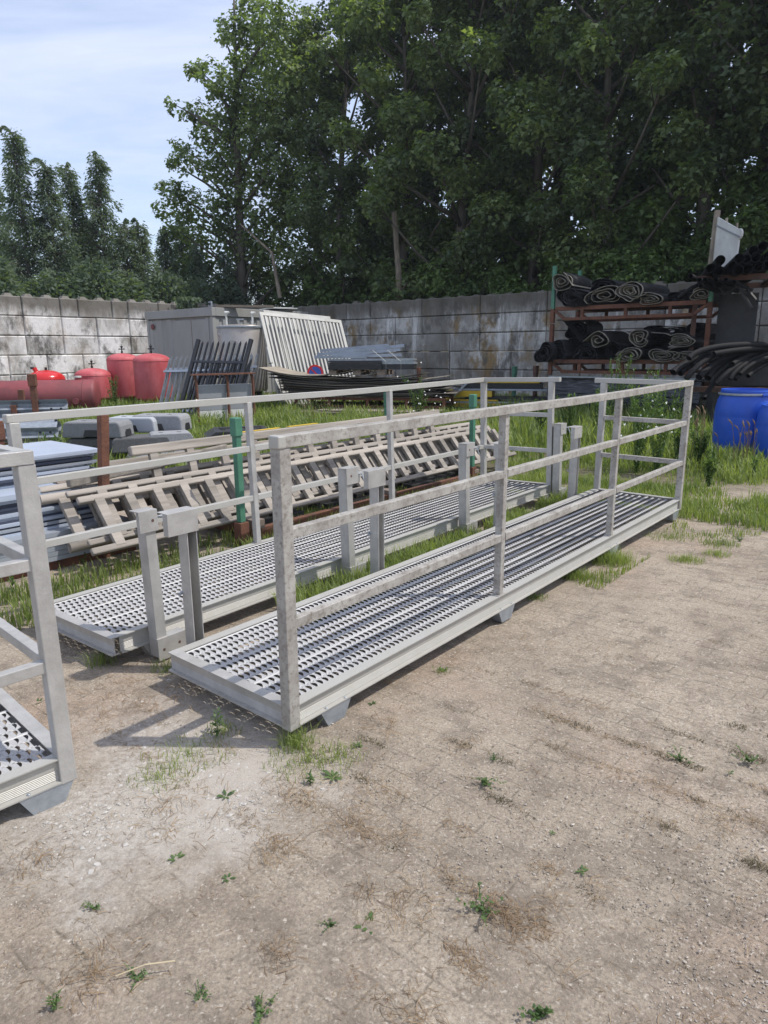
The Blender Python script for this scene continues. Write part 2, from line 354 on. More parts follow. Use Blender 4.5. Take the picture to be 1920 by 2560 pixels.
# ---------------------------------------------------------------- platforms
PL, PW, ZD, M1, M2, PT, ZB, PH = 5.002, .8468, .1026, .8398, .4713, .054, .0078, 1.2
def make_plank():
    """perforated safety plank: rows of raised louvre holes"""
    pw = (PW-.104)/3; pitch = .0335; nu = int((PL-.09)/pitch)
    rows = [(.0060, None), (.0525, 'B'), (.0085, 'S'), (.0525, 'B'), (.0085, 'S'), (.0525, 'B'), (.0085, 'S'), (.0525, 'B')]
    rows.append((pw-sum(r[0] for r in rows), None))
    mb = MB(); y = 0; k = 0
    x0 = .045-pitch/2
    for (h, kind) in rows:
        if kind is None:
            e = .006
            a, b_ = x0, x0+(nu+1)*pitch
            if y == 0: pr = [(0, -.02), (0, .004), (.004, .005), (h-.004, .004), (h, 0)]
            else: pr = [(y, 0), (y+.004, .004), (y+h-.002, .005), (y+h, .003), (y+h, -.02)]
            o = len(mb.v)
            for X in (a, b_):
                for (p, q) in pr: mb.v.append(Vector((X, p, q)))
            for i in range(len(pr)-1): mb.f.append((o+i, o+len(pr)+i, o+len(pr)+i+1, o+i+1))
        else:
            sh = pitch/2 if (kind == 'B' and k % 2) else 0
            if kind == 'B': k += 1
            if kind == 'S': sh = pitch*.25
            ax, ay = (.0050, .0185) if kind == 'B' else (.0035, .0033)
            for i in range(nu):
                cx = x0+pitch*(i+.5)+sh; cy = y+h/2; o = len(mb.v)
                n = 12 if kind == 'B' else 8
                for j in range(n):
                    t = 2*math.pi*(j+.5)/n; c_, s_ = math.cos(t), math.sin(t)
                    s = 1/max(abs(c_), abs(s_))
                    mb.v.append(Vector((cx+c_*s*pitch/2, cy+s_*s*h/2, 0)))
                for j in range(n):
                    t = 2*math.pi*(j+.5)/n; c_, s_ = math.cos(t), math.sin(t)
                    zz = (.0075*max(0, c_) - .002*max(0, -c_)) if kind == 'B' else -.003
                    jx = .0022*max(0, c_) if kind == 'B' else 0
                    if kind == 'B':     # crescent shaped louvre: raised curved lip, nearly straight lower edge
                        e_ = max(0, 1-s_*s_)**.5
                        mb.v.append(Vector((cx-.004+(.0125 if c_ > 0 else .0045)*e_, cy+s_*.0215, .0062*e_ if c_ > 0 else -.0022*e_)))
                    else: mb.v.append(Vector((cx+c_*ax+jx, cy+s_*ay, zz)))
                for j in range(n):
                    q = (j+1) % n
                    mb.f.append((o+j, o+q, o+n+q, o+n+j))
        y += h
    return mb
plank_mb = make_plank()
plank_mesh = None

def basis(p):
    x0, y0, az, su, sv, z0 = p
    U = Vector((math.sin(az), math.cos(az), su)).normalized(); V = Vector((-math.cos(az), math.sin(az), sv))
    Z = U.cross(V).normalized(); V = Z.cross(U)
    M = Matrix((U, V, Z)).transposed().to_4x4(); M.translation = Vector((x0, y0, z0)); return M

def platform(p, label, flip, railmat, off=0, brackets=(), cleats=(.27, 1.74, 3.38, 4.86), bmat=None):
    """flip=False: railing on the right side (v=0); True: railing on the left side"""
    global plank_mesh
    root = thing('walkway_platform', label, 'platform', group='aluminium walkway platforms')
    M = basis(p) @ Matrix.Translation((off, 0, 0)); root.matrix_world = M
    rv = (lambda v: PW-v) if flip else (lambda v: v)
    def bx(mb, x0, x1, v0, v1, z0, z1):
        a, b_ = sorted((rv(v0), rv(v1))); return mb.box(x0, x1, a, b_, z0, z1)
    # ribbed side beams: top flange, set back web with ribs, bottom flange lip
    def beam_prof():
        pr = [(0, ZD), (.052, ZD), (.052, ZD-.0045), (.019, ZD-.0055), (.019, ZB+.006), (.04, ZB+.005), (.04, ZB-.0005), (-.004, ZB-.0005), (-.004, ZB+.005), (.014, ZB+.008)]
        z = ZB+.012
        for i in range(6):
            pr += [(.0145, z), (.0125, z+.002), (.0145, z+.004)]; z += .0062
        pr += [(.014, z+.006), (.014, ZD-.006), (.0, ZD-.005)]
        return pr
    for side in (0, 1):
        prof = [((v if side == 0 else PW-v), z) for v, z in beam_prof()]
        mb = MB().prism(prof, .0525, PL-.0525); mb.build('side_beam', ALUT, root)
    for side in (0, 1):
        prof = [((v if side == 0 else PL-v), z+.0006) for v, z in beam_prof()]
        mb = MB().prism(prof, .001, PW-.001, 'y'); mb.build('end_beam', ALU, root)
    # three perforated deck planks
    for i in range(3):
        if plank_mesh is None:
            o = plank_mb.build('deck_plank', DECK, root, recalc=False); plank_mesh = o.data
        else:
            o = bpy.data.objects.new('deck_plank', plank_mesh); COL.objects.link(o); o.parent = root
        o.location = (.01, .052+i*(PW-.104)/3, ZD-.0115)
    # cross members under the deck
    for i in range(5):
        bx(MB(), .5+i*1.0, .54+i*1.0, .03, PW-.03, ZB+.002, ZD-.034).build('cross_member', ALU, root)
    # railing posts
    t = PT
    L3 = (PL-t)/3
    for k, u in enumerate((0, L3, 2*L3, PL-t)):
        z0 = 0 if k in (0, 3) else ZD+.0005
        tt = t if k in (0, 3) else .046
        off_ = -.003 if k in (0, 3) else .004
        mb = MB(); bx(mb, u+(0 if k in (0, 3) else .004)-(.003 if k == 0 else 0), u+tt+(.003 if k == 3 else 0), off_, off_+tt, z0, PH-.046)
        mb.build('post', railmat, root, bevel=.004)
        if k in (1, 2):
            bx(MB(), u-.012, u+.062, .002, .051, ZD, ZD+.004).build('post_foot_plate', ALU, root)
    mb = MB(); bx(mb, PL-t, PL-.002, PW-t, PW, 0, PH-.046); mb.build('post', ALU, root, bevel=.004)
    # rails
    # the top rail sags a little between its posts
    n = 12; mb = MB(); vs = []; fs = []
    for i in range(n+1):
        u = -.006+(PL+.006)*i/n; sg = -.011*math.sin(math.pi*min(1, max(0, (u-1)/(PL-1))))**2
        for (v, z) in ((-.006, PH-.046), (.046, PH-.046), (.046, PH), (-.006, PH)): vs.append((u, rv(v), z+sg))
    for i in range(n):
        for j in range(4): a = i*4+j; b_ = i*4+(j+1) % 4; fs.append((a, b_, b_+4, a+4))
    fs += [(0, 1, 2, 3), (n*4+3, n*4+2, n*4+1, n*4)]
    mb.add(vs, fs); mb.build('top_rail', railmat if not flip else ALUT, root, bevel=.003)
    bx(MB(), -.012, .028, -.008, .048, PH-.047, PH+.002).build('rail_end_cap', ALUT, root, bevel=.006)
    for z in (M1, M2):
        us = [t, L3+.004, L3+.050, 2*L3+.004, 2*L3+.050, PL-t]
        for i in range(3):
            mb = MB(); bx(mb, us[2*i], us[2*i+1], .004, .044, z-.042, z); mb.build('mid_rail', railmat if not flip else ALUT, root, bevel=.003)
            for ue in (us[2*i]+.001, us[2*i+1]-.001):
                lp = [(ue, rv(v_), z_) for v_, z_ in ((.004, z-.042), (.044, z-.042), (.044, z), (.004, z), (.004, z-.042))]
                mb = MB()
                for q0, q1 in zip(lp, lp[1:]):
                    n_ = 7; mb.tube([Vector(q0).lerp(Vector(q1), k_/n_) for k_ in range(n_+1)], lambda f: .0026+.0008*math.sin(f*44), 5)
                mb.build('weld_bead', ALU, root)
    mb = MB(); bx(mb, PL-.046, PL, .0465, PW+.065, PH-.046, PH-.001); mb.build('end_top_rail', ALUT, root, bevel=.003)
    for z in (M1, M2):
        mb = MB(); bx(mb, PL-.044, PL-.004, t-.002, PW-t, z-.042, z); mb.build('end_mid_rail', railmat, root, bevel=.003)
    # trapezoid feet
    for u in cleats:
        for vv in (.004, PW-.064):
            a, b_ = (vv, vv+.06) if not flip else (PW-vv-.06, PW-vv)
            w0, w1 = .095, .052
            MB().prism([(u-w0, ZB-.001), (u+w0, ZB-.001), (u+w1, -.072), (u-w1, -.072)], a-.004, b_, 'y').build('foot', GALV if not flip else ALU, root)
            if vv < .1:
                for s in (-.06, .06):
                    MB().lathe([(.007, 0), (.007, .004), (.004, .006)], 10, (u+s, rv(.004), ZB+.005)).build('bolt', GALV, root)
    # clamp brackets on the side without railing
    for (u, sg) in brackets:
        v0 = PW+.018; t2 = .075
        top = .735 if flip else .765
        mb = MB()   # hollow C-section upright
        z0 = -.05 if flip else -.02
        bx(mb, u, u+.058, v0+t2-.005, v0+t2, z0, top-.005)
        bx(mb, u, u+.005, v0, v0+t2-.005, z0, top-.005)
        bx(mb, u+.053, u+.058, v0, v0+t2-.005, z0, top-.005)
        br = mb.build('clamp_bracket', ALU, root, bevel=.0015)
        # folded cap with a bolted tongue at the top, plate at the bottom
        a0, a1 = (u-.035, u+.07) if sg < 0 else (u-.006, u+.125)
        if not flip: a0, a1 = (u-.105, u+.062)
        mb = MB()
        if flip:
            bx(mb, a0, a1, v0+.0, v0+t2+.010, top-.004, top); bx(mb, a0, a1, v0+t2+.0055, v0+t2+.010, top-.11, top-.004)
        else:
            bx(mb, a0, a1, v0-.004, v0+t2, top-.004, top); bx(mb, a0, a1, v0-.009, v0-.0045, top-.11, top); bx(mb, a0, a0+.004, v0-.0045, v0+.03, top-.11, top-.0045)
        MBc = mb.build('bracket_cap', ALU, br, bevel=.001)
        mb = MB(); bx(mb, u-.004, u+.165, v0+t2+.0055, v0+t2+.010, -.065, .055); bx(mb, u-.004, u+.165, v0+.02, v0+t2+.0055, .051, .055)
        if flip: mb.build('bracket_base_plate', ALU, br, bevel=.001)
        else:
            mb = MB(); bx(mb, u-.09, u+.0, v0+.03, v0+.036, -.05, .06); bx(mb, u-.094, u-.088, v0+.0, v0+.06, -.05, .062); mb.build('bracket_base_plate', ALU, br, bevel=.001)
        if flip:
            vb = rv(v0+t2+.011)
            for (bu, bz) in ((u+.04, top-.055), (u+.03, -.01), (u+.125, .0)):
                MB().lathe([(.008, 0), (.008, .006), (.003, .008)], 10, (bu, vb, bz), 'y').build('bolt', RUSTG, br)
            mb = MB().tube([(u+.09, rv(v0+.05), top-.05), (u+.13, rv(v0+.1), top-.05), (u+.13, rv(v0+.12), top-.1)], .006, 8)
            mb.build('locking_pin', GALV, br)
        else:
            MB().tube([(u-.02, rv(v0+.07), .33), (u+.01, rv(v0+.09), .332), (u+.03, rv(v0+.098), .332)], .008, 8).build('locking_pin', GALV, br)
    return root
P1 = (-.3848, 2.5295, .6916, .0027, .0069, .072); P2 = (-1.377, 3.2481, .6813, .0051, -.0225, .0694); P3 = (-1.1256, 2.2363, .7772, .0009, -.024, .0668)
platform(P1, 'front aluminium walkway platform with lichen stained railing on its right side', False, ALUD, brackets=((.165, 1), (1.59, 1), (3.15, 1), (4.55, 1)))
platform(P2, 'middle aluminium walkway platform lying beside the wooden ladders, railing on its far side', True, ALU, brackets=((.20, -1), (1.70, 1), (3.17, 1), (4.95, 1)), cleats=(.27, 1.74, 3.38, 4.86))
platform(P3, 'clean aluminium walkway platform cut off by the left edge of the photo', False, ALU, off=-PL, cleats=(.27, 1.74, 3.38, 4.90))
# ---------------------------------------------------------------- concrete block walls
def wallmat(name, base, base2, white, w_lo, ochre_amt, top_z):
    m = bpy.data.materials.new(name); m.use_nodes = True; nt = m.node_tree; b = nt.nodes['Principled BSDF']; L = nt.links.new
    b.inputs['Roughness'].default_value = .9; b.inputs['Specular IOR Level'].default_value = .2
    g = N(nt, 'ShaderNodeNewGeometry')
    def nz(sc, st=(1, 1, 1), off=0, det=7):
        mp = N(nt, 'ShaderNodeMapping'); mp.inputs['Scale'].default_value = st; mp.inputs['Location'].default_value = (off, off*.7, off*.3); L(g.outputs['Position'], mp.inputs[0])
        n = N(nt, 'ShaderNodeTexNoise'); n.inputs['Scale'].default_value = sc; n.inputs['Detail'].default_value = det; n.inputs['Roughness'].default_value = .68; L(mp.outputs[0], n.inputs[0]); return n.outputs[0]
    def rng(s, lo, hi, a=0, c=1):
        r = N(nt, 'ShaderNodeMapRange'); r.inputs[1].default_value = lo; r.inputs[2].default_value = hi; r.inputs[3].default_value = a; r.inputs[4].default_value = c; L(s, r.inputs[0]); return r.outputs[0]
    def mix(f, a, c):
        x = N(nt, 'ShaderNodeMixRGB'); L(f, x.inputs[0])
        for i, q in ((1, a), (2, c)):
            if hasattr(q, 'links'): L(q, x.inputs[i])
            else: x.inputs[i].default_value = (*q, 1)
        return x.outputs[0]
    oi = N(nt, 'ShaderNodeObjectInfo')
    c = mix(rng(nz(1.3), .38, .62), base, base2)
    # chalky white runs, stretched downwards, their amount differing from block to block
    a1 = N(nt, 'ShaderNodeMath', operation='MULTIPLY_ADD'); L(oi.outputs['Random'], a1.inputs[0]); a1.inputs[1].default_value = .16; L(nz(1.5, (1, 1, .8), 11), a1.inputs[2])
    c = mix(rng(a1.outputs[0], w_lo, w_lo+.10, 0, .9), c, white)
    c = mix(rng(nz(2.4, (1, 1, .10), 5), .56, .63, 0, .9), c, (.70, .69, .66))
    c = mix(rng(nz(1.5, (1, 1, .65), 21), .51, .62, 0, ochre_amt), c, (.26, .165, .06))
    c = mix(rng(nz(2.4, (1, 1, .5), 31), .50, .62, 0, .85), c, (.10, .095, .085))
    vb = N(nt, 'ShaderNodeVectorMath', operation='SCALE'); vm = N(nt, 'ShaderNodeMapRange'); vm.inputs[3].default_value = .8; vm.inputs[4].default_value = 1.15; L(oi.outputs['Random'], vm.inputs[0]); L(c, vb.inputs[0]); L(vm.outputs[0], vb.inputs['Scale']); c = vb.outputs[0]
    # dark growth along the top course
    sp = N(nt, 'ShaderNodeSeparateXYZ'); L(g.outputs['Position'], sp.inputs[0])
    dz = N(nt, 'ShaderNodeMath', operation='MULTIPLY_ADD'); L(nz(2.6, (1, 1, .3), 41), dz.inputs[0]); dz.inputs[1].default_value = .9; L(sp.outputs[2], dz.inputs[2])
    c = mix(rng(dz.outputs[0], top_z-.22, top_z+.18, 0, .85), c, (.09, .082, .066))
    c = mix(rng(nz(.55, (1, 1, .6), 51, 4), .50, .62, 0, .55), c, (.20, .185, .16))
    L(mix(rng(nz(40, det=3), .35, .75, 0, .35), c, (.10, .095, .085)), b.inputs['Base Color'])
    bp = N(nt, 'ShaderNodeBump'); bp.inputs['Strength'].default_value = .5; bp.inputs['Distance'].default_value = .03; L(nz(6, det=9), bp.inputs['Height']); L(bp.outputs[0], b.inputs['Normal'])
    return m
WALL_L = wallmat('whitish_block_concrete', (.60, .575, .545), (.42, .40, .37), (.82, .80, .79), .42, .35, 3.3)
WALL_R = wallmat('grey_block_concrete', (.40, .385, .355), (.285, .275, .25), (.58, .57, .54), .60, .9, 3.3)
WZ = 3.3
def block_mb(l, top):
    mb = MB(); g_ = .010; h = .6; c_ = .028; x0, x1 = g_, l-g_
    # chamfered front edges
    def ring(y, ins): return [(x0+ins, y, ins+g_), (x1-ins, y, ins+g_), (x1-ins, y, h-ins-g_*.5), (x0+ins, y, h-ins-g_*.5)]
    rings = [ring(0, c_), ring(c_, 0), ring(.6, 0)]
    vs = [p for r_ in rings for p in r_]; fs = [(0, 1, 2, 3), (8, 11, 10, 9)]
    for k in (0, 4):
        for j in range(4): fs.append((k+j, k+4+j, k+4+(j+1) % 4, k+(j+1) % 4))
    mb.add(vs, fs)
    if top:
        n = max(1, round(l/.6))
        for i in range(n):
            cx = (i+.5)*l/n
            mb.box(cx-.14, cx+.14, .14, .44, h-.006, h+(.09 if l < 1.3 else .045), sk=.45)
    return mb
def block_wall(name_label, origin, ang, length, bl, m, seed, base=(2.4,)):
    rnd = random.Random(seed)
    root = thing('concrete_block_wall', name_label, 'wall', (origin[0], origin[1], 0), ang)
    cache = {}
    for k in range(6):
        z = WZ-.6*(k+1); x = -(bl/2 if k % 2 else 0)
        while x < length-.01:
            l = bl if rnd.random() > .2 else bl/2
            l = min(l, length-x)
            if l < .3: break
            key = (round(l, 2), k == 0)
            if key in cache:
                o = bpy.data.objects.new('concrete_block', cache[key]); COL.objects.link(o); o.parent = root
            else:
                o = block_mb(l, k == 0).build('concrete_block', m, root); cache[key] = o.data
            o.location = (x, rnd.uniform(-.008, .012), z+rnd.uniform(-.004, .004)); x += l
CORN = Vector((-4.64, 30.33, 0)); AR = math.atan2(-.638, .770); AL = math.atan2(.762, .648)
# left wall runs from off the left edge up to the corner
s0 = CORN - Vector((math.cos(AL), math.sin(AL), 0))*14.4
block_wall('whitewashed concrete block wall behind the red tanks', (s0.x, s0.y), AL, 14.4, 1.2, WALL_L, 3)
block_wall('grey stained concrete block wall behind the steel racks and plywood', (CORN.x-.45, CORN.y+.38), AR, 26.4, 2.4, WALL_R, 5)

# ---------------------------------------------------------------- red tanks
def vtank(name, label, c, r, h, m, dome=.42, top_valve=True, legs=True):
    t = thing(name, label, 'tank', (c[0], c[1], 0), 0, None)
    z0 = .18 if legs else .0
    pr = [(.02, z0)]+[(r*math.sin(a*math.pi/16), z0+.12*(1-math.cos(a*math.pi/16))) for a in range(1, 9)]
    pr += [(r, h-dome*r)]
    pr += [(r*math.cos(a*math.pi/20), h-dome*r+dome*r*math.sin(a*math.pi/20)) for a in range(1, 10)]+[(.004, h)]
    MB().lathe(pr, 40).build('tank_shell', m, t, smooth=True)
    MB().lathe([(r+.002, h-dome*r-.012), (r+.007, h-dome*r-.006), (r+.007, h-dome*r+.004), (r-.006, h-dome*r+.014)], 40).build('weld_seam', m, t, smooth=True)
    if legs:
        for k in range(3):
            a = k*2.1+.4; MB().box(-.03, .03, -.03, .03, 0, z0+.12, M=Matrix.Translation((r*.8*math.cos(a), r*.8*math.sin(a), 0))).build('leg', m, t)
    if top_valve:
        mb = MB().lathe([(.03, h-.01), (.03, h+.06), (.018, h+.07), (.018, h+.15), (.03, h+.16), (.03, h+.20), (.008, h+.21), (.008, h+.26)], 12)
        mb.bar((-.09, 0, h+.12), (.09, 0, h+.12), .03, .03); mb.bar((-.04, 0, h+.2), (.04, 0, h+.2), .02, .02)
        mb.build('valve', BLACK, t)
    return t
pA = at(305, 883, Y=21.3); vtank('pressure_tank', 'tall faded red tank nearest the white wall, left one of the tall pair', pA, .46, pA.z, RED)
pB = at(378, 883, Y=20.3); vtank('pressure_tank', 'tall faded red tank beside the leaning metal fence panels', pB, .52, pB.z, RED)
pC = at(230, 920, Y=20.6); vtank('pressure_tank', 'short dull red tank standing between the horizontal tank and the tall tanks', pC, .50, pC.z, RED)
pD = at(113, 925, Y=19.6)
t = vtank('expansion_vessel', 'glossy bright red vessel with a low dome behind the horizontal tank', pD, .49, pD.z, REDG, dome=.5, top_valve=False)
MB().tube([(-.22, -.05, pD.z-.06), (-.27, -.06, pD.z+.06)], .06, 12).build('inlet', REDG, t); MB().tube([(.02, 0, pD.z-.02), (.02, 0, pD.z+.07)], .035, 12).build('cap', BLACK, t)
MB().tube([(-.27, -.06, pD.z+.05), (-.36, -.07, pD.z+.06)], .035, 10).build('cap', BLACK, t)
# horizontal tank
a_, b_ = at(-30, 995, Y=17.6), at(252, 992, Y=18.2); hz = .48
t = thing('horizontal_tank', 'long dull dark red tank lying on its side in front of the whitewashed wall', 'tank', ((a_.x+b_.x)/2, (a_.y+b_.y)/2, 0), math.atan2(b_.y-a_.y, b_.x-a_.x))
hl = (b_-a_).length/2; r = .42
pr = [(.004, -hl)]+[(r*math.sin(k*math.pi/16), -hl+.16*(1-math.cos(k*math.pi/16))) for k in range(1, 9)]+[(r*math.cos(k*math.pi/16), hl-.16+.16*math.sin(k*math.pi/16)) for k in range(0, 8)]+[(.004, hl)]
MB().lathe(pr, 40, (0, 0, hz), 'x').build('tank_shell', REDD, t, smooth=True)
for s in (-.72, .72): MB().lathe([(r+.001, s*hl-.012), (r+.008, s*hl-.004), (r+.008, s*hl+.006), (r+.001, s*hl+.014)], 40, (0, 0, hz), 'x').build('weld_seam', REDD, t, smooth=True)
for s in (-.6, .6): MB().box(s*hl-.06, s*hl+.06, -.26, .26, 0, .22).build('leg', REDD, t)
MB().tube([(hl*.62, 0, hz+r-.02), (hl*.62, 0, hz+r+.05)], .07, 14).build('port', REDD, t)
MB().tube([(hl*.62, 0, hz+r+.05), (hl*.62, 0, hz+r+.09)], .085, 14).build('cap', WHITEP, t)
MB().tube([(hl*.60, -r+.03, hz-.1), (hl*.60, -r-.05, hz-.1)], .075, 14).build('port', REDD, t)

# ---------------------------------------------------------------- site container
cC = at(530, 768, Y=22.3); ch = cC.z
t = thing('storage_container', 'grey steel storage container standing in the corner of the block walls', 'container', (cC.x, cC.y, 0), AR)
cw, cl = 3.65, 4.1     # local -x: along the gable, local y: depth
def corr(mb, x0, x1, z0, z1, y, ax, n, dep=.035):
    """corrugated panel between x0 and x1"""
    vs = []; fs = []; p = (x1-x0)/n; xs = []
    for i in range(n):
        xs += [(x0+p*i, 0), (x0+p*(i+.42), 0), (x0+p*(i+.5), dep), (x0+p*(i+.92), dep)]
    xs.append((x1, 0))
    for (x, d) in xs:
        for z in (z0, z1): vs.append((x, y+d, z) if ax == 'x' else (y-d, x, z))
    for i in range(len(xs)-1): fs.append((2*i, 2*i+2, 2*i+3, 2*i+1))
    return mb.add(vs, fs)
mb = MB(); mb.box(-cw+.03, -.05, .06, cl, .12, ch-.16); mb.build('shell', CONT, t)
corr(MB(), -cw+.08, -1.95, .2, ch-.3, .0, 'x', 3).build('gable_panel', CONT, t)
MB().box(-1.95, -.35, -.006, .03, .2, ch-.34).build('door', CONT, t, bevel=.01); MB().box(-1.12, -1.11, -.012, -.004, .2, ch-.34).build('door_gap', RUSTG, t)
corr(MB(), -.35, -.1, .2, ch-.3, .0, 'x', 1).build('gable_panel', CONT, t)
corr(MB(), .12, cl-.1, .2, ch-.3, -.01, 'y', 14).build('side_panel', CONT, t)
for (x, y) in ((-.12, -.02), (-cw, -.02), (-.12, cl-.12)): MB().box(x, x+.13, y, y+.13, .0, ch-.2).build('corner_post', CONT, t, bevel=.01)
mb = MB(); mb.box(-cw-.03, .04, -.05, .10, ch-.26, ch); mb.box(-.08, .042, .1, cl, ch-.26, ch); mb.build('roof_rail', CONT, t, bevel=.01)
MB().box(-cw, -.0, .10, cl, ch-.14, ch-.02).build('roof', CONT, t)
mb = MB().box(-.16, .02, -.03, .02, ch, ch+.17); mb.build('lifting_eye', GALV, t, bevel=.02); MB().lathe([(.045, -.02), (.045, .0)], 14, (-.07, -.032, ch+.1), 'y').build('eye_hole', BLACK, t)
MB().lathe([(.09, 0), (.09, .02), (.06, .03)], 14, (-cw+.35, -.03, ch-.5), 'y').build('socket', REDD, t)
# planks and a sheet lying on the roof
single(MB().box(-.9, .9, -.12, .12, 0, .07), 'roof_plank', PLY, 'weathered plank lying on the container roof', 'plank', (cC.x+.9, cC.y+.6, ch+.02), .3)
single(MB().box(-.5, .5, -.5, .5, 0, .03).box(-.4, .4, -.4, .4, .03, .05), 'roof_sheet', WHITEP, 'pale sheet lying flat on top of the container', 'sheet', (cC.x+1.7, cC.y+2.4, ch+.05), .5)

# ---------------------------------------------------------------- stainless silo
p = at(603, 812, Y=20.3); h = p.z
t = thing('steel_silo', 'dull stainless steel upright silo between the container and the leaning white gates', 'silo', (p.x, p.y, 0))
r = .67
MB().lathe([(.01, .40), (r-.03, .46), (r, .52), (r, h-.06), (r-.02, h-.03), (r*.6, h-.0), (.01, h+.02)], 48).build('silo_shell', STEEL, t, smooth=True)
MB().lathe([(r+.004, h-.10), (r+.03, h-.09), (r+.03, h-.05), (r-.01, h-.04)], 48).build('rim', GALV, t, smooth=True)
for k in range(4):
    a = k*math.pi/2+.5; MB().box(-.1, .1, -.1, .1, 0, .5, M=Matrix.Translation((.42*math.cos(a), .42*math.sin(a), 0))).build('leg', BLACK, t)
mb = MB().lathe([(.19, 0), (.19, .05), (.15, .06), (.15, .02), (.05, .02), (.05, .08), (.01, .08)], 24, (-.12, -r-.02, h-.62), 'y'); mb.build('manway', STEEL, t, smooth=True)
mb = MB().tube([(-.5, -.25, h-.05), (-.56, -.3, h-.1), (-.56, -.33, h-.26), (-.46, -.4, h-.34)], .06, 12); mb.build('elbow_pipe', STEEL, t, smooth=True)
for (x, hh) in ((-.38, .32), (.35, .30)):
    mb = MB().tube([(x, -.15, h-.02), (x, -.15, h+hh), (x+.09, -.15, h+hh+.02)], .03, 10); mb.tube([(x-.03, -.15, h+hh), (x+.05, -.15, h+hh)], .05, 10); mb.build('vent_pipe', WHITEP, t)
MB().tube([(.0, -.2, h), (.0, -.2, h+.14), (-.1, -.2, h+.14), (.12, -.2, h+.14)], .015, 8).build('valve', GALV, t)
MB().bar((-.62, -.22, h-.68), (-.2, -.6, h-.68), .03, .03).build('bracket', GALV, t)

# ---------------------------------------------------------------- leaning gates
def gate(label, TL, TR, BL, m, nbar, wid=.10, lockside=True):
    u = TR-TL; L_ = u.length; u = u.normalized(); d = BL-TL; H_ = d.length; d = d.normalized(); n_ = u.cross(d).normalized(); d = n_.cross(u)
    M = Matrix((u, n_, -d)).transposed().to_4x4(); M.translation = BL
    t = thing('steel_gate', label, 'gate'); t.matrix_world = M
    MB().box(0, L_, -.03, .03, H_-.10, H_).build('top_rail', m, t, bevel=.004); MB().box(0, L_, -.03, .03, 0, .1).build('bottom_rail', m, t, bevel=.004)
    for x in (0, L_-wid): MB().box(x, x+wid, -.031, .031, .1, H_-.10).build('stile', m, t, bevel=.004)
    for i in range(nbar):
        x = wid+(L_-2*wid)*(i+.6)/(nbar+.2)
        MB().box(x-.028, x+.028, -.02, .02, .1, H_-.10).build('gate_bar', m, t)
    if lockside:
        MB().box(-.035, .05, -.05, .04, H_*.45, H_*.62).build('lock_box', m, t, bevel=.006)
    return t
WG = mat('white_grey_gate_paint', (.46, .46, .44), .55, .1, col2=(.34, .34, .32), scale=2, col3=(.30, .30, .25), s3=3, l3=.56, h3=.8, stretch=(1, 1, .3))
gate('large pale barred gate leaning in front beside the silo', at(643, 780, Y=20.1), at(848, 801, Y=21.9), at(702, 1016, Y=19.1), WG, 20)
gate('second pale barred gate leaning behind the front one', at(655, 776, Y=20.6), at(822, 792, Y=22.2), at(712, 1010, Y=19.7), WG, 20, lockside=False)

# ---------------------------------------------------------------- leaning fence panels
def palisade(label, TL, TR, BL, m, railm, n, spike=.25, post=None, fin=False):
    u = TR-TL; L_ = u.length; u = u.normalized(); d = BL-TL; H_ = d.length; d = d.normalized(); n_ = u.cross(d).normalized(); d = n_.cross(u)
    M = Matrix((u, n_, -d)).transposed().to_4x4(); M.translation = BL
    t = thing('fence_panel', label, 'fence panel', group='fence panels leaning together'); t.matrix_world = M
    for z in (H_-spike-.06, .25):
        MB().box(0, L_, -.045, -.02, z-.03, z+.03).build('rail', railm, t, bevel=.003)
    for i in range(n):
        x = (i+.5)*L_/n
        mb = MB().box(x-.022, x+.022, -.018, .012, .0, H_-.04); mb.add([(x-.022, -.018, H_-.04), (x+.022, -.018, H_-.04), (x+.022, .012, H_-.04), (x-.022, .012, H_-.04), (x, -.003, H_+.03)], [(0, 1, 4), (1, 2, 4), (2, 3, 4), (3, 0, 4)])
        mb.build('pale', m, t)
    if post:
        for x in (-.06, L_+.06):
            MB().tube([(x, -.02, 0), (x, -.02, H_+.05)], post, 14).build('post', m, t, smooth=True)
    return t
GALD = mat('dull_dark_galvanised', (.13, .14, .15), .5, .3, col2=(.20, .21, .22), scale=5)
palisade('galvanised steel fence panel leaning behind the others', at(428, 892, Y=18.3), at(655, 884, Y=17.3), at(390, 1050, Y=17.6), GALD, GALVB, 17, .3)
palisade('galvanised fence panel leaning second from the back', at(420, 897, Y=18.0), at(640, 889, Y=17.0), at(384, 1052, Y=17.3), GALD, GALVB, 16, .3)
palisade('tall black spiked gate panel leaning in front', at(497, 855, Y=17.2), at(619, 855, Y=16.3), at(446, 1060, Y=16.5), BLACK, BLACK, 9, .45, post=.055)
palisade('black spiked fence panel leaning just behind the tall one', at(510, 903, Y=17.5), at(638, 898, Y=16.6), at(460, 1060, Y=16.85), BLACK, BLACK, 12, .3)
palisade('black spiked fence panel between the black and the galvanised panels', at(498, 912, Y=17.7), at(628, 908, Y=16.8), at(450, 1060, Y=17.0), BLACK, BLACK, 13, .3)

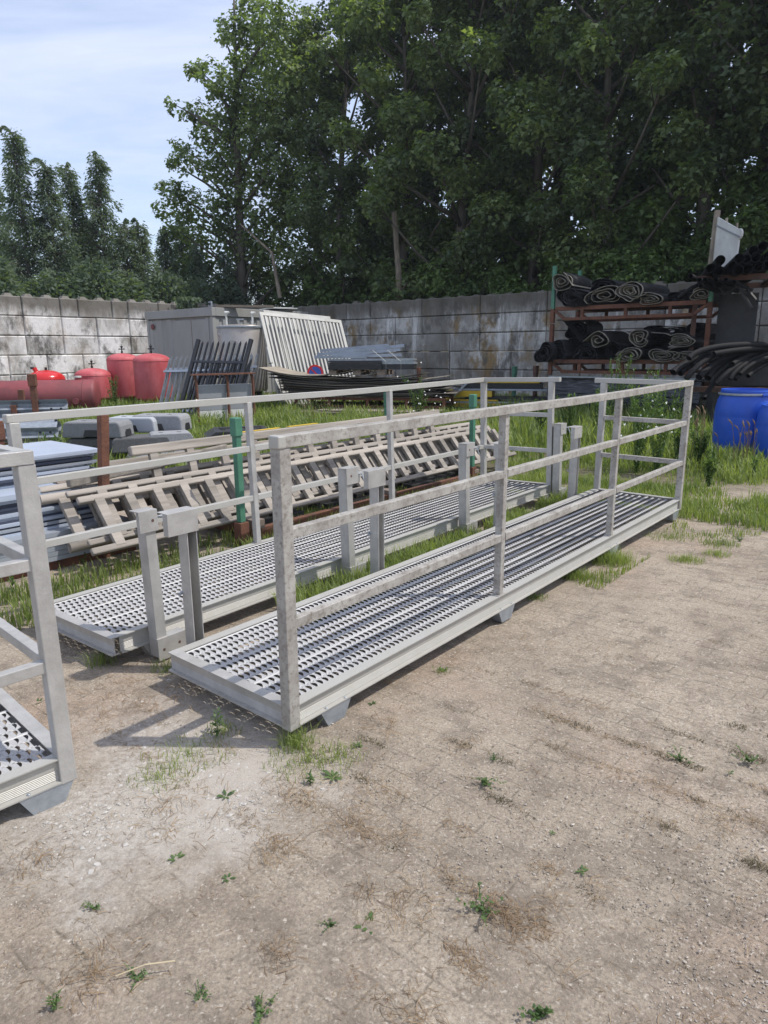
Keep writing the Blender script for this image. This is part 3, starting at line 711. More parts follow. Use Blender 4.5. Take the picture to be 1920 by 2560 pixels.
# ---------------------------------------------------------------- frame with boards
p = at(498, 1066, z=0); q = at(640, 1056, z=0.0)
u = (q-p); bl = u.length
t = thing('board_frame', 'rusty pipe frame holding grey and white boards', 'frame', p, math.atan2(u.y, u.x)); H_ = at(500, 935, Y=p.y).z
for x in (.0, bl*.53, bl-.03): MB().tube([(x, 0, 0), (x, 0, H_-.14), (x-.035, 0, H_-.02)], .032, 10).build('frame_post', RUST, t, smooth=True)
MB().box(-.1, bl+.02, -.09, .09, H_-.03, H_).build('top_angle', RUST, t); MB().box(-.05, bl, -.25, .3, .0, .05).build('base_rail', WOODD, t)
z = .06
for (hh, mm) in ((.36, WHITEP), (.36, GREYP), (.40, GREYP), (.0, None)):
    if mm is None: break
    hh = hh*(H_-.3)/1.12
    MB().box(.05, bl-.03, .06, .11, z, z+hh-.006).build('board', mm, t, bevel=.003); z += hh
for i in range(3): MB().box(.07, bl-.05, .13+i*.05, .17+i*.05, .06, z-.02*i).build('board', WHITEP, t)

# ---------------------------------------------------------------- plywood stack and steel on a pallet
g = at(700, 1026, z=0); g2 = at(1125, 1016, z=0)
pa = math.atan2(-1.1, 4.1); pl = 3.9; pbase = at(738, 1034, z=0)
t = thing('steel_stillage', 'low rusty steel stillage under the stack of warped plywood', 'stillage', (pbase.x, pbase.y, 0), pa)
for (y) in (0, 1.15):
    for z in (.16, .36): MB().box(0, pl, y, y+.07, z, z+.07).build('rail', RUST, t)
    for x in (.0, .9, 1.9, 2.9, pl-.07): MB().box(x, x+.07, y+.002, y+.068, 0 if x in (0, pl-.07) else .16, .36).build('stillage_post', RUST, t)
for x in (.2, 1.9, 3.5): MB().box(x, x+.08, .07, 1.15, .37, .425).build('cross_rail', RUST, t)
rs = random.Random(4)
z = .44
for i in range(22):
    lift = .0 if i < 16 else (i-15)*.012
    x0 = rs.uniform(-.5, -.1) if i < 14 else rs.uniform(-.75, -.3)
    L_ = rs.uniform(3.7, 4.4) if i < 17 else rs.uniform(2.6, 4.3)
    if i > 19: x0 = -.9; L_ = 2.2+.5*(i-20)
    mb = MB(); n = 10; vs = []; fs = []; y0 = rs.uniform(-.14, .02); wv = rs.uniform(.008, .022); ph = rs.uniform(0, 3)
    for k in range(n+1):
        X = x0+L_*k/n; dz = wv*math.sin(3.0*k/n+ph)*(.4+i/30)+ (.0004*i)*(abs(k-n/2))**2
        for (yy, dd) in ((y0, 0), (y0+1.22, 0), (y0+1.22, .014), (y0, .014)): vs.append((X, yy, dz+dd))
    for k in range(n):
        for j in range(4): a = k*4+j; b_ = k*4+(j+1) % 4; fs.append((a, b_, b_+4, a+4))
    fs += [(0, 1, 2, 3), (n*4+3, n*4+2, n*4+1, n*4)]
    mb.add(vs, fs)
    top = i >= 20
    o = mb.build('plywood_sheet', PLY if (i % 4 == 3 or i > 17) else PLYD, None, loc=(pbase.x, pbase.y, z), rz=pa)
    tag(o, 'pale straw coloured sheet %s the warped plywood stack' % ('topmost on' if i == 21 else 'second from the top of') if top else '%s warped grey plywood sheet from below on the rusty stillage' % ORD[i], 'plywood sheet', 'plywood sheets stacked on the stillage')
    z += .0235
ptop = z
# sheets lying on the grass in front
for i, (x0, y0, L_, zz) in enumerate(((-.3, -.95, 3.6, .04), (-.1, -.85, 3.3, .075), (.2, -.95, 3.6, .11), (.9, -.7, 3.0, .145))):
    mb = MB().box(x0, x0+L_, y0, y0+.9, 0, .022); tag(mb.build('timber_board', WOODD if i < 2 else PLY, None, loc=(pbase.x, pbase.y, zz), rz=pa-.02*i), '%s long grey board from below, lying on the grass in front of the plywood stillage' % ORD[i], 'board', 'boards lying in front of the stillage')
# pallet with steel angles
pp = at(822, 950, Y=17.5)
t = thing('wooden_pallet', 'wooden pallet on top of the plywood stack', 'pallet', (pp.x, pp.y, ptop+.02), pa+.02)
for y in (.0, .38, .76):
    for x in (0, .62, 1.24): MB().box(x, x+.2, y, y+.12, .0, .11).build('pallet_block', WOODD, t)
for x in (0, .35, .7, 1.05, 1.32): MB().box(x, x+.13, -.0, .88, .112, .132).build('deck_board', WOODD, t)
bz = ptop+.155
for k in range(6):
    L_ = 2.15; tag(MB().prism([(0, 0), (.35, 0), (.35, .04), (0, .04)], 0, L_).build('steel_channel', GALV if k > 2 else RUBB, None, loc=(pp.x+rs.uniform(-.02, .02), pp.y+.02, bz+k*.043), rz=pa+.02), '%s long steel channel from below in the strapped bundle on the pallet' % ORD[k], 'steel section', 'steel sections bundled on the pallet')
for k in range(5):
    tag(MB().box(0, 1.35, 0, .03, 0, .034).build('rubber_edge_strip', RUBB, None, loc=(pp.x-.0, pp.y-.05, bz+.005+k*.043), rz=pa+.02), '%s dark bar from below at the front of the bundle on the pallet' % ORD[k], 'steel section', 'dark bars at the front of the bundle')
for k, (x, y, L_, a, tilt, z) in enumerate(((-.35, .05, 1.3, .05, .0, .27), (-.3, .25, 1.5, .02, .09, .33), (.1, .1, 1.7, .1, .08, .30), (.0, .4, 1.9, .12, .10, .34), (.55, .0, 1.3, -.02, .02, .285), (-.25, .6, 1.8, .02, .07, .42), (.5, .55, 1.4, .2, .1, .40))):
    mb = MB().prism([(0, 0), (.12, 0), (.12, .006), (.006, .006), (.006, .07), (0, .07)], 0, L_)
    o = mb.build('steel_angle', GALVB, None, loc=(pp.x+x, pp.y+y, bz+z-.0), rz=pa+a); o.rotation_euler.y = -tilt
    tag(o, '%s loose blue grey steel angle on top of the bundle, counted from the left' % ORD[k], 'steel section', 'loose steel angles on the bundle')
for x in (1.42, 1.78):
    single(MB().bar((0, -.03, 0), (0, -.03, .29), .02, .004).bar((0, -.03, .29), (-.32, .1, .56), .02, .004), 'steel_strap', WHITEP, '%s white strapping band round the steel bundle' % ('left' if x < 1.5 else 'right'), 'strap', (pp.x+x, pp.y-.02-.27*x*.0-.4, bz-.1), 0, 'straps round the steel bundle')
# round road sign behind the plywood
sp_ = at(788, 932, Y=18.6)
t = thing('road_sign', 'round blue sign with a red ring half hidden behind the plywood', 'sign', sp_, .12)
MB().lathe([(.205, 0), (.21, .004), (.21, .012), (.205, .016)], 40, (0, 0, -.0), 'y').build('ring', REDG, t)
MB().lathe([(.158, -.004), (.158, .0)], 36, (0, 0, 0), 'y').build('blue_disc', mat('sign_blue', (.03, .09, .38), .4), t)
mb = MB().bar((-.11, -.008, .11), (.11, -.008, -.11), .005, .04, up=(1, 0, 1)); mb.build('red_bar', REDG, t)

# ---------------------------------------------------------------- yellow sheets
yp = at(1105, 1020, Y=18.2); ya = -.28
yz = .12
specs = [(0, 1.35, .05, YEL, 'yellow'), (.02, 1.5, .05, YEL, 'yellow'), (.05, 2.4, .05, GALV, 'grey'), (.0, 1.45, .05, YEL, 'yellow'), (.6, 2.2, .06, BLACK, 'black'), (.1, 1.2, .16, YEL, 'yellow'), (.3, 2.7, .05, GALVB, 'blue grey'), (.55, 2.0, .14, BLACK, 'black'), (.2, 2.3, .05, YEL, 'yellow'), (1.5, 1.35, .04, WHITEP, 'white')]
for k, (x, L_, h, mm, cn) in enumerate(specs):
    mb = MB().box(x, x+L_, 0, .85-.04*k, 0, h-.006)
    tag(mb.build('steel_profile', mm, None, loc=(yp.x, yp.y+.02*k, yz), rz=ya+rs.uniform(-.03, .03), bevel=.006), '%s profile number %s from the ground in the mixed pile by the wall' % (cn, ['one', 'two', 'three', 'four', 'five', 'six', 'seven', 'eight', 'nine', 'ten'][k]), 'steel profile', 'mixed profiles by the wall')
    yz += h
single(MB().box(0, 2.6, 0, .1, 0, .11).box(0, 2.6, .6, .7, 0, .11), 'timber_bearer', WOODD, 'dark timber bearers under the pile of yellow profiles', 'timber', (yp.x, yp.y, 0), ya)
o = MB().bar((0, 0, 0), (.45, .1, .42), .05, .05).build('bent_profile', GALV, None, loc=(yp.x+.3, yp.y-.12, .42)); tag(o, 'short grey profile sticking up at an angle out of the yellow pile', 'steel profile')
def stake(label, px, top, base_Y, m, w=.07, socket=True, foot=None):
    p = at(px, top, Y=base_Y)
    t = thing('stillage_stake', label, 'stake', (p.x, p.y, 0), .6)
    MB().box(-w/2, w/2, -w/2, w/2, 0, p.z-.03).build('stake_tube', m, t, bevel=.006)
    if socket: MB().box(-w*.62, w*.62, -w*.62, w*.62, p.z-.22, p.z).build('socket', m, t, bevel=.008)
    if foot: MB().box(-w*.75, w*.75, -w*.75, w*.75, 0, foot).build('foot_socket', RUST, t, bevel=.004)
    return t
stake('green stake standing by the block wall behind the yellow profiles', 1287, 916, 19.3, GREEN, .09)
stake('dark brown stake beside the left end of the film wrapped pack', 1340, 914, 18.6, RUSTG, .09)
stake('short brown stake against the stained wall above the plywood', 1047, 916, 19.8, RUST, .09, False)
# ---------------------------------------------------------------- wooden ladders in the green stillage
rl = random.Random(12)
UA = 39.865; uu = Vector((math.sin(R(UA)), math.cos(R(UA)), 0)); vv = Vector((-uu.y, uu.x, 0)); URZ = R(90-UA)
def ladder(label, base, L_, w, tilt, n, m=WOOD, ext=(0, 0), rr=.052, paint=None, square=False, yaw=0):
    """ladder lying on its long edge and leaning back; base = left end of the bottom rail"""
    t = thing('wooden_ladder', label, 'ladder', base, URZ+yaw, 'wooden ladders stacked in the green stillage')
    T = Matrix.Rotation(-tilt, 4, 'X'); _ph = rl.uniform(0, .26)
    e0, e1 = ext
    def rail(x0, x1, z, name):
        mb = MB(); h = rr
        if square: mb.box(x0, x1, -h*.62, h*.62, z-h*.8, z+h*.8, M=T)
        else:
            mb.tube([T @ Vector((x0+(x1-x0)*i/9, .004*math.sin(i*1.7+z*9), z+.005*math.sin(i*1.3+z*5))) for i in range(10)], h, 10, ell=(.8, 1.0))
        return mb.build(name, m, t, bevel=.012 if square else 0, smooth=not square)
    rail(0, L_, 0, 'bottom_rail'); rail(e0, L_+e1, w, 'top_rail')
    for i in range(n):
        x = .10+_ph+(L_-.4)*i/(n-1)
        MB().box(x-.038+rl.uniform(-.004, .004), x+.038+rl.uniform(-.004, .004), -.024, .014, .0, w-.01, M=T).build('rung', m, t, bevel=.003)
    return t
bl_ = at(235, 1380, z=.2)
labs = ['front wooden ladder of the stack, nearest the middle platform', 'second wooden ladder of the stack, close behind the front one', 'third wooden ladder counted from the platform', 'fourth wooden ladder counted from the platform', 'rearmost leaning wooden ladder of the stack']
for k in range(5):
    b = bl_+vv*(.118*k)+uu*(-.02, .02, -.06, .05, 0)[k]+Vector((0, 0, (0, .035, .0, .05, .02)[k]))
    ladder(labs[k], b, 6.0-.05*k, .42, R(40), 24 if k % 2 == 0 else 23, ext=(.07-.06*k, -.3+.07*k), rr=(.034, .031, .038, .032, .035)[k], square=k in (0, 1, 3))
# two more lying on top behind, and a loose beam
b = at(338, 1122, z=.82)
ladder('wooden ladder with a yellow painted rail lying highest behind the stack', b+Vector((0, 0, -.38)), 4.3, .36, R(14), 12, rr=.05, square=True)
b = at(270, 1160, z=.70)
ladder('wooden ladder at the back whose rail ends left of the brown stake', b+Vector((0, 0, -.36)), 4.6, .34, R(12), 13, rr=.05, square=True, yaw=-.015)
o = MB().box(0, .5, -.026, .026, -.0015, .0015).box(.62, 1.0, -.026, .026, -.0015, .0015); b = at(500, 1096, z=.86)
tag(o.build('yellow_tape', YEL, None, loc=at(590, 1082, z=.875), rz=URZ), 'strips of yellow paint on the rear ladder rail', 'paint mark')
a_, b_ = at(640, 1120, z=.76), at(902, 1060, z=.86)
tag(MB().bar((0, 0, 0), b_-a_, .09, .05).build('timber_beam', WOOD, None, loc=a_, bevel=.005), 'loose pale timber beam lying on the ladders with its right end in the air', 'timber')
a_, b_ = at(170, 1208, z=.62), at(560, 1120, z=.72)
tag(MB().bar((0, 0, 0), b_-a_, .07, .07).build('timber_beam', WOOD, None, loc=a_, bevel=.01), 'rough timber beam lying lengthwise behind the front ladders', 'timber')
a_, b_ = at(140, 1218, z=.55), at(420, 1150, z=.62)
tag(MB().tube([(0, 0, 0), (b_-a_)*.5, b_-a_], .05, 9).build('timber_pole', WOODD, None, loc=a_, smooth=True), 'round wooden pole whose dark end sticks out left of the ladders', 'timber')
MAT_ = mat('black_matting', (.014, .014, .015), .6, 0, col2=(.03, .03, .03), scale=20, bump=.6, bscale=30)
# stillage carrying the ladders
sb = at(560, 1400, z=0); S0 = bl_+uu*1.25; S0.z = 0
t = thing('green_stillage', 'low rusty stillage with green corner stakes under the wooden ladders', 'stillage', S0-vv*.13, URZ)
for (x, y) in ((-.04, 0), (3.45, 0)):
    MB().box(x-.045, x+.045, y-.045, y+.045, 0, .2).build('foot_socket', RUST, t, bevel=.004)
    hgt = 1.06
    MB().box(x-.028, x+.028, y-.028, y+.028, .2, hgt-.05).build('stake', GREEN, t, bevel=.007)
    MB().box(x-.037, x+.037, y-.037, y+.037, hgt-.15, hgt).build('stake_socket', GREEN, t, bevel=.009)
mb = MB(); rr_ = random.Random(2)
for i in range(60):
    x = rr_.uniform(.1, 3.4); y = rr_.uniform(.06, .9); mb.box(x, x+rr_.uniform(.2, .5), y, y+rr_.uniform(.05, .15), .04+rr_.uniform(0, .03), .10+rr_.uniform(0, .05))
mb.build('dark_plastic_matting', MAT_, t)
for y in (0.0, 1.02): MB().box(.046, 3.40, y-.03, y+.03, .035, .12).build('rail', RUST, t, bevel=.003)
for x in (.12, 1.9, 3.6): MB().box(x-.04, x+.04, .031, .989, .04, .115).build('cross_rail', RUST, t)
MB().box(.05, .16, -.06, .14, .121, .2).build('timber_bearer', WOODD, t, bevel=.005)
for x in (1.9, 3.5): MB().box(x-.05, x+.05, -.05, 1.0, .121, .165).build('timber_bearer', WOODD, t, bevel=.005)
stake('green stake behind the ladders, right of the flowering weed', 968, 1012-30, 11.6, GREEN, .075)

# ---------------------------------------------------------------- blue grey sheet metal stack
sr = at(330, 1378, z=0)
SM = mat('pale_blue_coated_sheet', (.42, .47, .55), .38, .1, col2=(.37, .42, .50), scale=2, rnd=.05)
SM2 = mat('grey_coated_sheet', (.30, .325, .36), .42, .15, col2=(.26, .285, .32), scale=2, rnd=.08)
SMD = mat('dark_coated_sheet', (.05, .06, .09), .45, .1)
rs = random.Random(9)
t = thing('sheet_stillage', 'rusty stillage with four stakes round the stacked blue grey sheets', 'stillage', sr, URZ)
for (x, y, h) in ((-.30, 1.55, .98), (-3.1, -.05, 1.0), (-3.0, 1.55, .98)):
    MB().box(x-.033, x+.033, y-.033, y+.033, 0, h).build('stake', RUST, t, bevel=.006)
    MB().box(x-.045, x+.045, y-.045, y+.045, h-.16, h+.01).build('stake_socket', RUST, t, bevel=.006)
MB().box(-3.4, .05, .02, .09, .0, .07).build('rail', RUST, t); MB().box(-3.4, .05, 1.35, 1.42, .0, .07).build('rail', RUST, t)
_b = at(262, 1392, z=0)-sr; _t = at(257, 1036, Y=(sr+_b).y)-sr; _R = Matrix.Rotation(-URZ, 3, 'Z')
MB().bar(_R @ _b, _R @ _t, .066, .066).build('stake', RUST, t, bevel=.006)
z = .075; k = 0
names = []
while z < .80:
    low = z < .26
    if low: h, m_, y0, x1 = .036, SM2, -.02+rs.uniform(-.006, .006), rs.uniform(-.06, .0)
    elif z < .52: h = rs.choice((.016, .02, .03)); m_ = rs.choice((SM, SMD, SM, SM2, SMD)); y0 = .09+rs.uniform(0, .06)+(z-.26)*.3; x1 = rs.uniform(-.14, -.02)
    elif z < .58: h, m_, y0, x1 = .034, SM, .16, -.05
    else: h = rs.choice((.012, .016, .024)); m_ = rs.choice((SM, SMD, SM, SMD, SM2)); y0 = .42+rs.uniform(0, .07); x1 = rs.uniform(-.10, .03)
    if z > .775: m_ = SM; y0 = .40; x1 = .03; h = .012
    mb = MB().box(-3.6+rs.uniform(0, .1), x1, y0, 1.28 if z > .3 else 1.33, 0, h-.003)
    mb.box(-3.6, x1-.01, y0-.0, y0+.012, -.008 if not low else -.0, -.0005) if not low else None
    cn = {SM: 'pale blue', SM2: 'grey', SMD: 'dark'}[m_]
    o = mb.build('metal_sheet', m_, None, loc=(sr.x, sr.y, z), rz=URZ+rs.uniform(-.004, .004))
    tag(o, '%s folded metal sheet, %s from below in the left stack' % (cn, ORD[k]) if z+h < .80 else 'pale blue sheet lying topmost on the sheet metal stack', 'metal sheet', 'sheets in the stack at the left')
    z += h; k += 1

# ---------------------------------------------------------------- grey plastic fence feet
FD2 = mat('slot_shadow_grey', (.10, .10, .10), .9)
def foot_block(name, label, p, rz, m, sx=1.0, sy=.42, sz=.2, flat=False, tilt=0):
    t = thing(name, label, 'barrier foot', p, rz, 'stacked barrier feet')
    n = 9; vs = []; fs = []
    # body with sloping ends and a tunnel at the end face
    prof = [(-sx/2, 0), (-sx/2+.015, sz*.72), (-sx/2+.04, sz*.94), (-sx/2+.075, sz), (sx/2-.075, sz), (sx/2-.04, sz*.94), (sx/2-.015, sz*.72), (sx/2, 0), (sx/2-.3, 0), (sx/2-.34, sz*.12), (-sx/2+.34, sz*.12), (-sx/2+.3, 0)]
    mb = MB().prism(prof, -sy/2, sy/2, 'y'); mb.build('foot_body', m, t, bevel=.022, smooth=False)
    for x in (-sx*.25, sx*.15): MB().box(x, x+.06, -.05, .0, sz-.002, sz+.003).build('slot', FD2, t)
    for s in (-1, 1):
        MB().prism([(-.09, .015), (.09, .015), (.09, sz*.3), (.06, sz*.48), (-.06, sz*.48), (-.09, sz*.3)], s*(sx/2+.002)-.004, s*(sx/2+.002)+.004).build('grip_hole', RUBB, t)
    MB().prism([(-.12, .02), (.12, .02), (.09, sz*.5), (-.09, sz*.5)], -sy/2-.006, -sy/2+.002, 'y').build('grip_hole', RUBB, t)
    return t
FD = mat('dark_grey_recycled_plastic', (.105, .108, .112), .85, 0, col2=(.08, .08, .082), scale=30, bump=.5, bscale=70)
base = at(255, 1118, Y=9.6)
def fb(px, py, Y, z, *a, **k):
    p = at(px, py, Y=Y); return foot_block(a[0], a[1], (p.x, p.y, z), *a[2:], **k)
fb(215, 1128, 9.7, .0, 'barrier_base_block', 'grey barrier foot at the bottom left of the pile, partly behind the blue sheets', URZ-.35, FEET, sx=.85, sz=.22)
fb(400, 1140, 9.5, .0, 'barrier_base_block', 'grey barrier foot on the ground behind the ladder rail', URZ-.3, FEET, sx=.85, sz=.22)
fb(262, 1100, 9.75, .22, 'barrier_base_block', 'dark barrier foot in the middle layer under the top left one', URZ-.9, FD, sx=.95, sz=.2)
fb(352, 1100, 9.75, .22, 'barrier_base_block', 'dark slotted barrier foot in the middle layer behind the brown stake', URZ-.5, FD, sx=.8, sz=.21)
fb(425, 1085, 9.9, .22, 'barrier_base_block', 'pale grey rounded barrier foot at the right end of the pile', URZ-.5, FEET, sx=.62, sz=.24)
fb(245, 1060, 9.7, .43, 'barrier_base_block', 'pale grey barrier foot lying on top at the left of the pile', URZ-.95, FEET, sx=.85, sz=.22)
fb(338, 1045, 10.3, .43, 'barrier_base_block', 'light grey barrier foot on top in the middle of the pile', URZ-.95, mat('light_grey_plastic', (.36, .38, .40), .6, 0, bump=.3, bscale=60), sx=.75, sz=.22)
fb(402, 1045, 10.4, .43, 'barrier_base_block', 'grey barrier foot on top at the right of the pile with an open end', URZ-.95, FEET, sx=.8, sz=.24)
for (px, py, Y, z, lb, rz) in ((560, 1075, 11.3, .0, 'flat black barrier foot lying on the grass, left one of two', .12), (640, 1062, 11.7, .0, 'flat black barrier foot lying on the grass, right one of two', -.1), (600, 1050, 11.6, .17, 'flat black barrier foot lying across the two others', .3)):
    p = at(px, py, Y=Y); t = thing('rubber_base_block', lb, 'barrier foot', (p.x, p.y, z), rz, 'black barrier feet on the grass')
    MB().prism([(-.62, 0), (-.62, .03), (-.42, .15), (.42, .15), (.62, .03), (.62, 0)], -.36, .36, 'y').build('foot_body', RUBB, t, bevel=.02)
    for x in (-.3, -.1, .1, .3): MB().lathe([(.045, 0), (.05, .008), (.04, .012), (.03, .004)], 14, (x, -.1, .15)).build('socket', BLACK, t)
    MB().box(-.35, .35, .06, .1, .15, .165).build('ridge', RUBB, t, bevel=.005)

# ---------------------------------------------------------------- crash barrier beams on a rusty pallet
def wbeam(label, A, B, flip=False, up=Vector((0, 0, 1))):
    d = (B-A); L_ = d.length
    t = thing('crash_barrier_beam', label, 'crash barrier', A, math.atan2(d.y, d.x), 'crash barrier beams on the pallet')
    pr = []
    for i in range(17):
        s = i/16; pr.append((-.04*math.cos(4*math.pi*s)*(-1 if flip else 1), .31*s))
    q = [(y-.004, z) for y, z in reversed(pr)]
    MB().prism([(y, z) for y, z in pr]+q, 0, L_).build('beam', GALV, t)
    for x in (L_-.1, L_-.25):
        MB().lathe([(.02, 0), (.02, .004)], 10, (x, -.05, .155), 'y').build('bolt_hole', BLACK, t)
    return t
e = at(170, 1018, Y=11.6); dd = Vector((-1, -.22, 0)).normalized()
wbeam('uppermost galvanised crash barrier beam tilted on the pallet', Vector((e.x, e.y, .52))+dd*4, Vector((e.x, e.y, .52)))
e = at(145, 1080, Y=11.0)
wbeam('lower galvanised crash barrier beam nearest the camera', Vector((e.x, e.y, .20))+dd*4, Vector((e.x, e.y, .20)), True)
wbeam('galvanised crash barrier beam lying behind the lower one', Vector((e.x-.1, e.y+.35, .18))+dd*4, Vector((e.x-.1, e.y+.35, .18)))
e = at(140, 1052, Y=11.2); A_ = Vector((e.x, e.y, .42))
pts = [A_+dd*3.5, A_+dd*.25, A_]
tag(MB().pipe([p-A_ for p in pts], .15, .01, 20).build('barrier_end_pipe', GALV, None, loc=A_, smooth=True), 'wide grey pipe with its open end beside the crash barrier beams', 'pipe')
b0 = at(110, 1125, z=0)
t = thing('rusty_pallet', 'rusty steel pallet with brown stakes carrying the crash barrier beams', 'pallet', b0, .21)
for y in (0, .9):
    MB().box(-3, .0, y, y+.06, .12, .18).build('rail', RUST, t); MB().box(-3, .0, y, y+.06, .02, .06).build('rail', RUST, t)
for (x, y, h) in ((-.05, -.0, 1.22), (-.38, .02, .75), (-.5, .95, .95), (-2.3, .0, 1.0)): MB().box(x-.045, x+.045, y-.045, y+.045, 0, h).build('stake', RUST, t, bevel=.006)
MB().box(-.11, .01, -.06, .06, 1.05, 1.24).build('stake_socket', RUST, t, bevel=.006)
for x in (-.1, -1.2, -2.4): MB().box(x-.04, x+.04, .06, .9, .13, .175).build('cross_rail', RUST, t)
single(MB().box(-.7, .7, -.4, .4, 0, .03), 'white_board', WHITEP, 'white board lying flat in the grass right of the crash barriers', 'board', at(185, 1082, z=.03), .1)

# ---------------------------------------------------------------- stillages with rolled mats
RP = at(1372, 1000, Y=17.2); RX, RY = RP.x, RP.y
ux = Vector((math.cos(AR), math.sin(AR), 0)); uy = Vector((-ux.y, ux.x, 0))
def rack_x(px, Y0=None):
    """distance along the rack front at photo column px"""
    lo, hi = -1, 6
    for _ in range(40):
        mid = (lo+hi)/2; q = Vector((RX, RY, 1.6))+ux*mid-Vector((0, 0, CH)); X = 960+CF*q.dot(CR)/q.dot(_F)
        if X < px: lo = mid
        else: hi = mid
    return lo
def rack_p(px, py):
    """x along the rack front and height for a photo point on it"""
    x = rack_x(px); q = Vector((RX, RY, 0))+ux*x; 
    return x, at(px, py, Y=q.y).z
WX = rack_x(1766)
zlow = rack_p(1368, 905)[1]; zup = rack_p(1371, 775)[1]
def stillage(label, z0, h, posts, pm):
    t = thing('steel_stillage', label, 'stillage', (RX, RY, z0), AR, 'stillages stacked with mat rolls')
    for y in (0, 1.4):
        MB().box(.08, WX-.08, y-.035, y+.035, -.03, .06).build('rail', RUST, t, bevel=.005); MB().box(.3, WX-.3, y-.035, y+.035, -.26, -.19).build('rail', RUST, t, bevel=.005)
        for x in (.75, WX*.5, WX-.8): MB().box(x-.035, x+.035, y-.03, y+.03, -.19, -.03).build('strut', RUST, t)
        MB().bar((.05, y, -.02), (.32, y, -.225), .05, .06).build('brace', RUST, t); MB().bar((WX-.05, y, -.02), (WX-.32, y, -.225), .05, .06).build('brace', RUST, t)
    for x in (.5, 1.6, 2.7): 
        if x < WX: MB().box(x-.05, x+.05, .036, 1.364, -.02, .05).build('cross_rail', RUST, t)
    for (x, y) in ((0, 0), (WX, 0), (0, 1.4), (WX, 1.4)):
        MB().box(x-.045, x+.045, y-.045, y+.045, -.30, h if pm is RUST else .02).build('corner_post', RUST, t, bevel=.006)
        if pm is not RUST: MB().box(x-.04, x+.04, y-.04, y+.04, .02, h-(0.0 if x == 0 else .35)).build('stake', pm, t, bevel=.006)
    return t
stillage('rusty lower stillage full of rolled black mats', zlow, zup-zlow-.32, None, RUST)
stillage('rusty upper stillage with green stakes holding rolled mats', zup, rack_p(1379, 665)[1]-zup, None, GREEN)
MAT = mat('black_bumpy_mat', (.014, .014, .016), .6, 0, col2=(.035, .035, .038), scale=22, lo=.45, hi=.55, bump=1, bscale=30, bdist=.03)
LIN = mat('beige_felt_lining', (.33, .30, .24), .95, 0, col2=(.24, .22, .175), scale=5, bump=.2, bscale=30, rnd=.15)
def mat_roll(label, px, py, rx, rz_, depth=.0, L_=1.5, turns=4, lining=True, seed=0, flap=None, yaw=0):
    rr = random.Random(seed)
    x, z = rack_p(px, py); q = Vector((RX, RY, 0))+ux*x-uy*(.10-depth)
    Zc = (q-Vector((0, 0, CH))).dot(_F); k = Zc/CF; rx, rz_ = rx*k*1.05, rz_*k
    t = thing('rolled_mat', label, 'mat roll', (q.x, q.y, z), AR+yaw, 'rolled mats on the stillages')
    nn = 22*turns; pts = []
    ph = rr.uniform(0, 6)
    for i in range(nn+1):
        s = i/nn; a = ph+2*math.pi*turns*s; rad = .22+.78*s**(.8+.6*abs(math.sin(ph))); wob = 1+.13*math.sin(2*a+ph*2)+.10*math.sin(3*a+ph)+.09*math.sin(5*a*.37+ph)+.05*math.sin(7*a*.61)
        pts.append((rx*rad*math.cos(a)*wob, rz_*rad*math.sin(a)*wob))
    if flap:
        fx, fz = pts[-1]
        for j in range(1, 6): pts.append((fx+flap[0]*j/5, fz+flap[1]*j/5+.02*math.sin(j)))
    def ribbon(off, th, m_, nm, y0, y1):
        vs = []; fs = []; n = len(pts)
        for i, (a, b) in enumerate(pts):
            a2, b2 = pts[min(i+1, n-1)]; a1, b1 = pts[max(i-1, 0)]; dx, dz = a2-a1, b2-b1; l = math.hypot(dx, dz) or 1; nx, nz_ = dz/l, -dx/l
            for y in (y0+.03*math.sin(i*.21+ph), y1):
                for o in (off, off+th): vs.append((a+nx*o, y, b+nz_*o))
        for i in range(n-1):
            p, q2 = i*4, i*4+4
            fs += [(p, q2, q2+1, p+1), (p+2, p+3, q2+3, q2+2), (p, p+2, q2+2, q2), (p+1, q2+1, q2+3, p+3)]
        MB().add(vs, fs).build(nm, m_, t, smooth=True)
    ribbon(.002, .010, MAT, 'mat_sheet', .03, L_)
    if lining: ribbon(-.008, .008, LIN, 'felt_lining', -.03, L_-.02)
    return t
